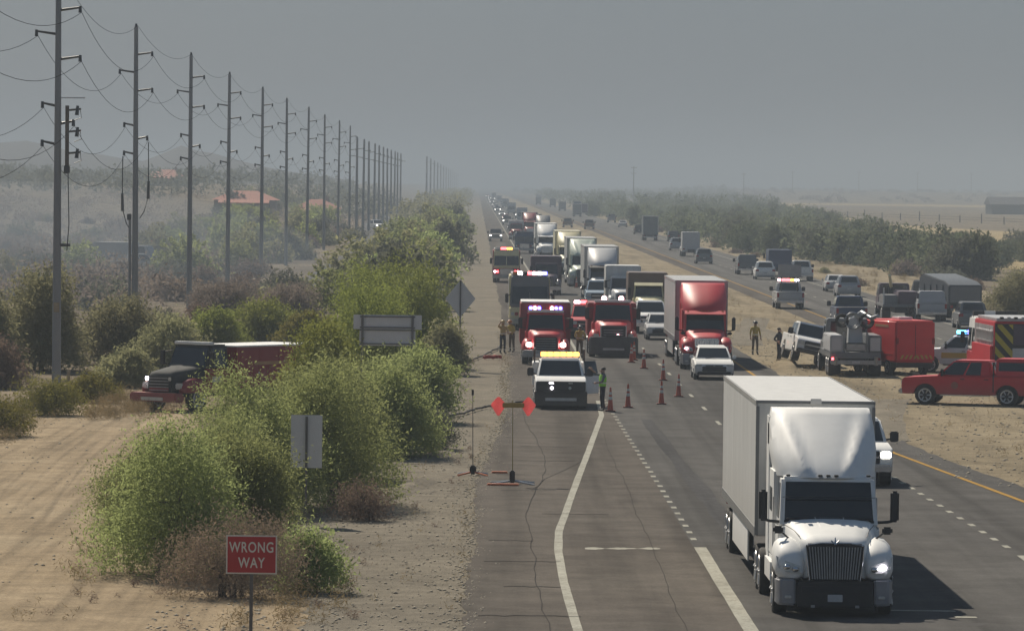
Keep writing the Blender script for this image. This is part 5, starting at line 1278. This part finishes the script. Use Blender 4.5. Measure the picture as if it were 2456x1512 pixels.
tk = thing('dump_truck', 'dark slate covered dump truck on the far shoulder near the green bush', 'truck', 33.8, 345, 0, 180 + 14)
SLATE = paint('slate', (.07, .085, .10))
dbx = MB().prism([(-6.2, 1.0), (-6.2, 2.75), (-5.4, 3.0), (-.9, 2.55), (0, 2.3), (0, 1.0)], -1.22, 1.22).build('dump_body', SLATE, tk, bevel=.05); MB().box(-1.1, 1.1, -6.2, 0, .65, .98).build('chassis', PLASTIC, tk)
for yy in (-5.2, -3.9, -2.6, -1.3):
    for s in (-1, 1): MB().box(min(s * 1.22, s * 1.27), max(s * 1.22, s * 1.27), yy, yy + .12, 1.05, 2.3).build('body_rib', SLATE, dbx)
MB().box(-1.1, 1.1, 0, .03, 1.1, 2.2).build('tailgate', GREYP, dbx, bevel=.01)
cab_frustum(tk, 'cab', SLATE, -8.6, -6.4, 1.1, 1.5, -8.1, -6.4, 1.0, 2.5, sides=((.2, .8),)); MB().box(-1.1, 1.1, -8.8, -6.4, .6, 1.52).build('cab_lower', SLATE, tk, bevel=.05); wheels(tk, [-7.8, -2.6, -1.3], 1.2, .48, .3, dual=(-2.6, -1.3))
pair(tk, 'tail_light', TAIL, lambda m, s: m.box(min(s * .9, s * 1.1), max(s * .9, s * 1.1), 0, .03, .72, .9))

DARKCAB = paint('dark_cab', (.035, .038, .038), rough=.85, coat=0)
# the dark red brush truck on the dirt track
bt = medium_truck('brush_truck', 'dark red crew truck turning onto the dirt track behind the green trees', 'fire truck', -12.1, 192, -37, DARKCAB, DARKRED, box=(3.1, 8.3, 1.25, .85, 2.45), roof_cap=WHITE, bumper='heavy', lit=(False, False), roof_line=WHITE, hood_m=DARKCAB, grille_m=GRILLE, side_stripe=SIGNW, beacons=())
for o in bt.children:
    if o.name.startswith(('fender', 'cab_lower', 'bumper')): o.data.materials[0] = DARKRED
MB().box(-.5, .5, -.03, .0, .78, .92).build('lower_grille', DARKRED, bt, bevel=.01)
MB().box(1.262, 1.27, 4.2, 6.6, 1.75, 1.88).build('faded_lettering_band', mat('faded_gold', (.42, .22, .10), .5), bt)
for s in (-1, 1): MB().box(min(s * 1.02, s * 1.03), max(s * 1.02, s * 1.03), 1.95, 2.5, 1.1, 1.35).build('door_emblem', SIGNW, bt, bevel=.005)
for k, (xx, mm) in enumerate(((-.6, L_WHITE), (.55, LAMP_OFF))): MB().box(xx - .08, xx + .08, -.05, -.01, 1.2, 1.34).build('strobe', mm, bt, bevel=.02)

# ------------------------------------------------------------------ parked and passing vehicles on the left
pickup('pickup_truck', 'white pickup coming down the frontage road between hazy trees', 'pickup truck', -17.6, 925, 20, WHITE, lit=True, z=land(-17.6, 925))
car('car', 'tiny white car far up the frontage road', 'car', -22.5, 1500, 15, WHITE, 'suv').location.z = land(-22.5, 1500)
car('car', 'tiny dark car on the frontage road above the white pickup', 'car', -18.5, 1280, 15, BROWN, 'suv').location.z = land(-18.5, 1280)
box_truck_rear('box_truck', 'pale box truck body standing among dry scrub on the left', -31.0, 486, 75, BOXG, h=2.8, L=6)
pickup('pickup_truck', 'faded pickup parked among dry scrub beside the pale box body', 'pickup truck', -28.8, 470, 100, LGREY)

# ------------------------------------------------------------------ people
person('firefighter in tan gear reaching up beside the red rescue truck', 1.45, 262, 30, TAN, DARKC, 'reach', helmet=HELMET, stripes=True)
person('firefighter with dark trousers standing behind the one reaching up', 1.95, 264.5, -40, OLIVEC, BROWNC, 'work', helmet=mat('helmet_orange', (.5, .18, .04), .4), stripes=True)
person('firefighter in olive coat with bright cuffs right of the red rescue truck', 5.35, 256, 10, OLIVEC, BROWNC, 'work', helmet=HELMET_B, stripes=True)
person('person in a lime vest and cap beside the open door of the white pickup', 5.05, 196.8, -75, GREYC, DARKC, 'reach', vest=LIME)
person('person in a tan yellow coat standing alone on the median dirt', 14.85, 265, 15, OLIVEC, BROWNC, 'stand', helmet=HELMET_B, stripes=True, height=1.82)
person('person in dark clothes standing next to the tilted white pickup', 15.4, 253, 60, DARKC, DARKC, 'hips', height=1.85)
# ------------------------------------------------------------------ houses, shed, hills
TILE = mat('roof_tile', (.40, .135, .085), .8, 0, .15, 1.5, bump=.4, bscale=4); STUCCO = mat('stucco', (.26, .21, .17), .9, 0, .1, 1); DARKW = mat('shade_opening', (.05, .05, .055), .6)
def house(label, x, y, w, d, h, rot=0, porch=True):
    z = land(x, y); p = thing('house', label, 'house', x, y, z, rot)
    b = MB().box(-w / 2, w / 2, 0, d, -.5, h).build('wall', STUCCO, p)
    o = .6
    MB().hexa([(-w / 2 - o, -o, h), (w / 2 + o, -o, h), (w / 2 + o, d + o, h), (-w / 2 - o, d + o, h), (-w / 2 + d * .42, d / 2 - .1, h + 2.0), (w / 2 - d * .42, d / 2 - .1, h + 2.0), (w / 2 - d * .42, d / 2 + .1, h + 2.0), (-w / 2 + d * .42, d / 2 + .1, h + 2.0)]).build('roof', TILE, p)
    if porch:
        MB().hexa([(-w * .42, -3.2, h - .75), (w * .40, -3.2, h - .75), (w * .40, -.65, h - .05), (-w * .42, -.65, h - .05), (-w * .42, -3.2, h - .6), (w * .40, -3.2, h - .6), (w * .40, -.65, h + .1), (-w * .42, -.65, h + .1)]).build('porch_roof', TILE, p)
        for k in range(5): MB().box(-w * .40 + k * w * .195, -w * .40 + k * w * .195 + .25, -3.0, -2.75, -.5, h - .7).build('porch_post', STUCCO, p)
    for k in range(4):
        xx = -w * .36 + k * w * .22
        f = MB().box(xx, xx + 1.5, -.06, .02, .7, 2.1).build('window', STUCCO, b); MB().box(xx + .1, xx + 1.4, -.075, -.05, .8, 2.0).build('pane', DARKW, f)
    MB().box(-w * .47, -w * .47 + 1.1, -.07, .02, -.1, 2.1).build('door', DARKW, b)
    MB().box(w * .2, w * .2 + .7, d * .5, d * .5 + .7, h + .8, h + 2.7).build('chimney', STUCCO, p)
    return p
house('low house with red tiled roof and dark porch, left of two in the haze', -50.5, 1090, 13.5, 10, 3.0)
house('smaller house with red tiled roof behind the far poles, right of two', -35.5, 1110, 9.5, 8, 2.7)
house('pale hazy house among trees left of the nearest pole', -93, 1500, 11, 9, 3)
house('dim hazy house roof between the two left poles', -118, 1900, 14, 9, 3, 10)
p = thing('shed', 'dark gabled shed in the field at the right edge', 'shed', 183, 1720, land(183, 1720), 8)
MB().box(-6, 6, 0, 9, -.3, 3.4).build('wall', mat('shed_wall', (.05, .05, .055), .8), p)
MB().prism([(-.6, 3.4), (4.5, 6.0), (9.6, 3.4)], -6.6, 6.6).build('roof', mat('shed_roof', (.09, .09, .10), .6), p)
MB().box(-1.6, 1.6, -.06, .0, -.2, 3.0).build('door', DARKW, p)
hp = [(-200, 372), (-60, 356), (0, 350), (60, 345), (130, 358), (170, 371), (240, 376), (300, 386), (340, 390), (380, 374), (430, 352), (470, 364), (510, 370), (560, 384), (640, 402), (720, 416), (820, 428)]
verts = []; rh = random.Random(2)
for px, py in hp:
    X = (px - 1140) * 2350 / 12000; zt = 8.9 + (434 - py) * 2350 / 12000
    verts += [(X, 2200, -1), (X + rh.uniform(-5, 5), 2280, zt * .6), (X, 2350, zt), (X, 2700, -1)]
structure(MB().add(verts, [(4 * i + k, 4 * i + 4 + k, 4 * i + 5 + k, 4 * i + 1 + k) for i in range(len(hp) - 1) for k in range(3)]).build('hills', mat('hill_rock', (.05, .048, .05), .95, 0, .2, .01), smooth=60))

# fence along the dry field, marker posts
fp = thing('field_fence', 'line of wooden fence posts along the dry golden field', 'fence', 118, 1340, 0)
for i in range(13):
    t = i / 12; X = 103 + 34 * t; Y = 1520 - 330 * t; z = land(X, Y)
    MB().box(X - 118 - .14, X - 118 + .14, Y - 1340 - .14, Y - 1340 + .14, z, z + (1.9 if i % 3 else 2.5)).build('post', WOOD, fp)
mb = MB()
for k in (.8, 1.4):
    mb.tube([(103 + 34 * i / 12 - 118, 1520 - 330 * i / 12 - 1340, land(103 + 34 * i / 12, 1520 - 330 * i / 12) + k) for i in range(13)], .03, 4)
mb.build('fence_wire', WIREM, fp)
for lb, x, y, h, m in (('pale leaning marker post just right of the nearest pole foot', -16.75, 206, 1.0, WOODL), ('short grey marker stake left of the nearest pole foot', -17.1, 204, .8, WOODL), ('thin pale post among low bushes above the dark red truck', -13.5, 290, 1.6, WOODL), ('dark post on the pale dirt patch left of the bright tree top', -13.3, 430, 1.6, WOOD)):
    o = MB().box(-.07, .07, -.05, .05, -.1, h).build('marker_post', m, bevel=.01); o.location = (x, y, 0); o.rotation_euler = (0, R(2), 0); tag(o, lb, 'marker post')

# ------------------------------------------------------------------ trees and bushes near the road
rv = random.Random(21)
near = [('front left tree of the green roadside clump, by the sandy track', -6.9, 112.5, 3.4, 3.8, 3.3, LEAF_GREEN), ('green tree behind the WRONG WAY sign, front of the clump', -5.5, 116, 2.4, 3.0, 2.9, LEAF_GREEN),
        ('rounded green tree at the left rear of the clump, hiding the crew truck', -5.7, 134, 3.7, 4.6, 3.75, LEAF_GREEN), ('green tree right behind the single post rectangular sign', -3.85, 137, 3.8, 3.8, 3.9, LEAF_GREEN),
        ('green tree at the gravel edge between the rectangular sign and the flag stand', -2.95, 163, 3.6, 4.6, 3.3, LEAF_GREEN), ('yellow green tree left of the two panel guide sign', -5.7, 180, 2.6, 5, 3.7, LEAF_BRIGHT),
        ('bright yellow green tree just behind the two panel guide sign', -4.5, 219, 4.4, 6, 4.6, LEAF_BRIGHT), ('tallest bright green tree beside the diamond sign', -2.75, 241, 3.6, 6, 5.3, LEAF_BRIGHT), ('green tree filling the middle of the clump behind the front left tree', -6.0, 124, 2.5, 3.4, 3.3, LEAF_GREEN), ('green tree at the left edge of the clump beside the sandy track', -8.0, 124, 2.4, 3.4, 2.1, LEAF_GREEN), ('olive green tree in the clump middle behind the single post sign', -4.6, 150, 3.4, 5, 3.4, LEAF_GREEN), ('green tree low at the right edge of the clump behind the flag stand', -2.2, 186, 2.6, 5, 2.8, LEAF_GREEN), ('bright green tree forming the left shoulder of the tall roadside clump', -5.3, 248, 3.6, 6, 5.0, LEAF_BRIGHT)]
for i, (lb, x, y, w_, d_, h_, m) in enumerate(near):
    plant('palo_verde_tree', lb, 'tree', x, y, clump(rv, w_, d_, h_, 11), 100 + i, 3300 if y < 150 else 2300, 15, .041 if y < 150 else .060, m, length=.6, trunks=6, r=.08, aspect=.4)
def small_blobs(w, h): return clump(rv, w, w, h, 6)
plant('dry_bush', 'leafless brown bush right behind the WRONG WAY sign post', 'bush', -5.15, 106.8, clump(rv, 2.9, 2.2, 1.9, 8), 140, 1500, 13, .042, TWIG_BROWN, length=.5, trunks=9, r=.035, aspect=.22)
plant('dry_bush', 'small dry brown bush at the tree foot under the rectangular sign', 'bush', -2.9, 131.5, clump(rv, 1.5, 1.2, .9, 5), 141, 500, 12, .045, TWIG_BROWN, length=.4, trunks=6, r=.03, aspect=.25)
for i, (lb, x, y, w_, h_, m) in enumerate((('dark green low bush right of the dry brown bush', -3.6, 108.5, 1.5, 1.4, LEAF_GREEN), ('dark low bush at the gravel edge under the trees left of the flag stand', -1.55, 167, 1.7, 1.3, LEAF_GREY), ('low bush at the foot of the tall tree by the diamond sign', -1.3, 232, 1.6, 2.2, LEAF_OLIVE),
        ('green low bush at the left frame edge by the track', -16.6, 172, 3.0, 1.3, LEAF_LOW), ('green low bush in front of the nearest pole', -15.9, 188, 2.6, 1.25, LEAF_LOW), ('second green low bush in front of the nearest pole, towards the track', -15.2, 199, 2.0, 1.1, LEAF_LOW),
        ('olive low bush beside the pale marker post', -14.9, 214, 2.8, 1.5, LEAF_OLIVE), ('large olive shrub behind the nearest pole', -20.2, 232, 4.2, 4.6, LEAF_OLIVE), ('dusky shrub at the left frame edge behind the nearest pole', -22.4, 226, 3.8, 4.3, LEAF_OLIVE),
        ('olive shrub right of the nearest pole', -16.8, 240, 4.2, 3.3, LEAF_OLIVE), ('dry grey shrub low at the left frame edge', -20.5, 212, 3.2, 2.0, TWIG_BROWN), ('olive bush between the nearest pole and the crew truck', -14.6, 236, 3.4, 2.2, LEAF_OLIVE),
        ('yellow green bush directly behind the crew truck cab', -13.7, 262, 3.6, 2.1, LEAF_BRIGHT), ('yellow green bush behind the crew truck box', -11.4, 276, 4.0, 2.2, LEAF_BRIGHT), ('green bush at the right end behind the crew truck', -9.2, 268, 3.0, 1.9, LEAF_LOW),
        ('brown scrub behind the thin pale post', -11.8, 315, 4.4, 2.1, TWIG_PURPLE), ('dusty scrub between third and fourth poles', -16.5, 330, 4.5, 2.2, TWIG_PURPLE), ('green bush near the red pickup far side, at the right frame edge', 38.6, 350, 6.0, 3.0, LEAF_OLIVE), ('second green bush at the right frame edge behind the dump truck', 41.5, 372, 5.5, 2.7, LEAF_OLIVE))):
    plant('bush', lb, 'bush', x, y, clump(rv, w_, w_, h_, 8), 150 + i, int(520 + 120 * w_ * h_), 12, .052 if y < 200 else .085, m, length=.42 if h_ < 2 else .6, trunks=5, r=.04, aspect=.35)

# shared meshes for the many
def proto_mesh(seed, w, h, twigs, per, size, m, n=8, **k):
    v, f = foliage(seed, clump(random.Random(seed), w, w, h, n), twigs, per, size, .6, **k); me = mesh_np('crown', v, f, [m])
    mb = limbs_mesh(seed, clump(random.Random(seed), w, w, h, n), 3, .09); t = mb.build('trunk', BARK, None, smooth=50); td = t.data; bpy.data.objects.remove(t); return me, td
PT = [proto_mesh(300 + i, 6.0, 4.6, 420, 9, .20, m) for i, m in enumerate((LEAF_GREEN, LEAF_OLIVE, LEAF_GREY, LEAF_GREEN))]
PB = [proto_mesh(340 + i, 6.0, 4.6, 420, 9, .20, m) for i, m in enumerate((LEAF_BELT, LEAF_BELT_DARK, LEAF_BELT, LEAF_GREY))]
PS = [proto_mesh(320 + i, 3.4, 1.7, 240, 8, .15, m, 6) for i, m in enumerate((LEAF_OLIVE, TWIG_PURPLE, TWIG_BROWN, LEAF_GREY))]
def scatter(P, name, label, cat, group, pts, rr):
    for x, y, s in pts:
        me, td = rr.choice(P) if isinstance(P, list) else P
        o = thing(name, label, cat, x, y, land(x, y) - .05, rr.uniform(0, 360), group); o.scale = (s * rr.uniform(.85, 1.2), s * rr.uniform(.85, 1.2), s * rr.uniform(.85, 1.15))
        link('crown', me, o); link('trunk', td, o)
rs = random.Random(77)
# roadside belt left of the highway
pts = [(rs.uniform(-9.5, -3.2), 285 + i * 13 + rs.uniform(-5, 5), rs.uniform(.72, 1.05)) for i in range(58)]
scatter(PT, 'roadside_tree', 'hazy green tree in the belt between highway and frontage road', 'tree', 'trees along the left edge of the highway', pts, rs)
pts = [(rs.uniform(-42, -21) - max(0, (y - 700) * .03), y, rs.uniform(.6, 1.0)) for y in [430 + i * 17 for i in range(56)]]
scatter(PT, 'desert_tree', 'hazy grey green tree in the flat desert behind the power poles', 'tree', 'trees in the desert left of the poles', pts, rs)
pts = []
for i in range(120):
    y = 255 + 620 * (i / 120) ** 1.2; x = rs.uniform(-(1140 * y / 12000) - 4, -21)
    if rs.random() < .25: x = rs.uniform(-19, -12) if y < 420 else rs.uniform(-24, -19)
    pts.append((x, y, rs.uniform(.55, 1.25)))
scatter(PS, 'desert_shrub', 'dusty desert shrub scattered on the dry ground left of the frontage road', 'shrub', 'scrub of the left desert', pts, rs)
# belt right of the opposite carriageway
pts = []
for i in range(150):
    t = i / 150; y = 492 + 1300 * t ** 1.4; lo = 47 - 14 * sstep(490, 720, y); hi = 54 + (y - 560) * .044 
    pts.append((lo + (hi - lo) * rs.random(), y, rs.uniform(.65, .98)))
scatter(PB, 'mesquite_tree', 'grey green tree in the long belt right of the far carriageway', 'tree', 'tree belt along the right side', pts, rs)
pts = [(58 + 1.6 * i + rs.uniform(-1, 1), 580 + 9 * i + rs.uniform(-20, 20), rs.uniform(.55, .8)) for i in range(14)]
scatter(PB, 'mesquite_tree', 'lower grey green tree at the right end of the far tree belt', 'tree', 'tree belt along the right side', pts, rs)
pts = [(rs.uniform(44, 70), rs.uniform(430, 560), rs.uniform(.5, .9)) for i in range(10)] + [(rs.uniform(33.8, 38), 400 + i * 55 + rs.uniform(-15, 15), rs.uniform(.35, .6)) for i in range(16)]
scatter(PS, 'roadside_shrub', 'low dry shrub on the dirt strip right of the far carriageway', 'shrub', 'shrubs right of the far carriageway', pts, rs)

# far woods that read as one mass
def mass(name, pts, h, per, size, m, seed, tw=26):
    B = [(x, y, land(x, y) + hh * .5, w_, w_, hh * .55) for x, y, w_, hh in pts]
    v, f = foliage(seed, B, tw * len(B), per, size, 1.1, zmin=-1, shell=.35); o = link(name, mesh_np(name, v, f, [m]), None); o['kind'] = 'stuff'; return o
def rp_(n, fx, fy): return [(fx(), fy(), rs.uniform(2.5, 4.5), rs.uniform(3, 5.5)) for _ in range(n)]
mass('far_left_woods', [(x, y, rs.uniform(3, 5), rs.uniform(3.5, 6)) for y in np.linspace(1150, 2250, 36) for x in [rs.uniform(-.098 * y, -22 - (y - 1100) * .01) for _ in range(7)] if abs(x + 50 + (y-1100)*.01) > 22 or y > 1150], 5, 5, .5, LEAF_GREY, 401)
mass('far_roadside_woods', [(rs.uniform(-16 - (y - 1000) * .004, -3.5), y, rs.uniform(2.6, 4), rs.uniform(3.5, 5.5)) for y in np.linspace(1020, 4200, 130)], 5, 5, .42, LEAF_OLIVE, 402)
mass('far_right_woods', [(rs.uniform(38, 55 + (y - 600) * .044), y, rs.uniform(3, 4.5), rs.uniform(3.5, 5.5)) for y in np.linspace(1500, 5200, 330)], 5, 5, .45, LEAF_BELT, 403, 30)
mass('middle_right_woods', [(rs.uniform(47 - 12 * sstep(500, 740, y), 54 + (y - 560) * .044), y, rs.uniform(2.2, 3.4), rs.uniform(2.2, 3.7)) for y in np.linspace(505, 1700, 330)], 5, 6, .28, LEAF_BELT, 404, 34)
mass('horizon_scrub', [(rs.uniform(120, .125 * y + 40), y, rs.uniform(2, 3.4), rs.uniform(1.2, 2.4)) for y in np.linspace(2750, 6500, 330)], 5, 5, .5, TWIG_PURPLE, 405, 16)
mass('left_desert_scrub', [(rs.uniform(-.1 * y - 3, -22), y, rs.uniform(1.2, 2.4), rs.uniform(.9, 1.9)) for y in np.linspace(330, 1200, 210)], 5, 6, .20, TWIG_PURPLE, 406, 24)

# dry grass, litter and stones
def tufts(name, pts, m, seed, size=.05, per=9, h=.3):
    B = [(x, y, land(x, y) + hh * .35, hh * .8, hh * .8, hh * .5) for x, y, hh in pts]
    v, f = foliage(seed, B, 9 * len(B), per, size, h, zmin=-1, up=1.2, aspect=.16, shell=.2); o = link(name, mesh_np(name, v, f, [m]), None); o['kind'] = 'stuff'; return o
tufts('dry_grass', [(rs.uniform(-14.5, -11.2), rs.uniform(184, 206), rs.uniform(.15, .42)) for _ in range(110)] + [(rs.uniform(-9.8, -8.4) + .3, rs.uniform(100, 190), rs.uniform(.08, .25)) for _ in range(70)]
      + [(rs.uniform(-5, -2.6), rs.uniform(99, 112), rs.uniform(.08, .28)) for _ in range(60)] + [(rs.uniform(-7.5, -1.2), rs.uniform(100, 260), rs.uniform(.06, .16)) for _ in range(140)] + [(rs.uniform(13.8, 22), rs.uniform(160, 460), rs.uniform(.07, .2)) for _ in range(260)]
      + [(rs.uniform(-17.5, -15.5), rs.uniform(150, 240), rs.uniform(.15, .4)) for _ in range(80)] + [(rs.uniform(34, 45), rs.uniform(340, 620), rs.uniform(.2, .5)) for _ in range(140)] + [(ramp_left(q) - rs.uniform(.0, .35), q, rs.uniform(.05, .13)) for q in np.linspace(100, 290, 90)], GRASS_DRY, 501)
tufts('dead_litter', [(rs.uniform(-8.8, -2.4), rs.uniform(98, 150), rs.uniform(.04, .12)) for _ in range(70)] + [(rs.uniform(-2.8, .1), rs.uniform(120, 250), rs.uniform(.03, .09)) for _ in range(50)], TWIG_BROWN, 502, .04, 7, .15)
g = np.random.default_rng(9)
def stones(name, n, fx, fy, smin, smax, m):
    x = fx(n); y = fy(n); s = smin + (smax - smin) * g.random(n) ** 3
    O = np.array([(1, 0, 0), (0, 1, 0), (-1, 0, 0), (0, -1, 0), (0, 0, .75), (0, 0, -.4)], float)
    V = O[None] * (s[:, None] * (.7 + .6 * g.random((n, 6))))[:, :, None]; V[:, :, 0] += x[:, None]; V[:, :, 1] += y[:, None]; V[:, :, 2] += .012
    T = np.array([(0, 1, 4), (1, 2, 4), (2, 3, 4), (3, 0, 4), (1, 0, 5), (2, 1, 5), (3, 2, 5), (0, 3, 5)])
    F_ = (T[None] + 6 * np.arange(n)[:, None, None]).reshape(-1, 3); o = link(name, mesh_np(name, V.reshape(-1, 3), F_, [m]), None); o['kind'] = 'stuff'; return o
STONE = mat('gravel_stone', (.36, .32, .25), .95, 0, .35, 2.5)
stones('gravel', 6500, lambda n: -6.5 + 6.4 * g.random(n), lambda n: 98 + 130 * g.random(n) ** 1.3, .008, .055, STONE)
stones('edge_gravel', 5200, lambda n: np.array([ramp_left(q) for q in np.linspace(98, 300, n)]) + g.normal(size=n) * .22 - .05, lambda n: np.linspace(98, 300, n), .008, .05, STONE)
stones('track_stones', 700, lambda n: -16 + 6.5 * g.random(n), lambda n: 98 + 100 * g.random(n), .01, .06, STONE)
stones('median_stones', 2600, lambda n: 14.6 + 7.5 * g.random(n), lambda n: 150 + 150 * g.random(n) ** 1.2, .012, .08, STONE)
smoke('smoke', -95, -12.0, 235, 640, 9, .0022, (.40, .48, .58))
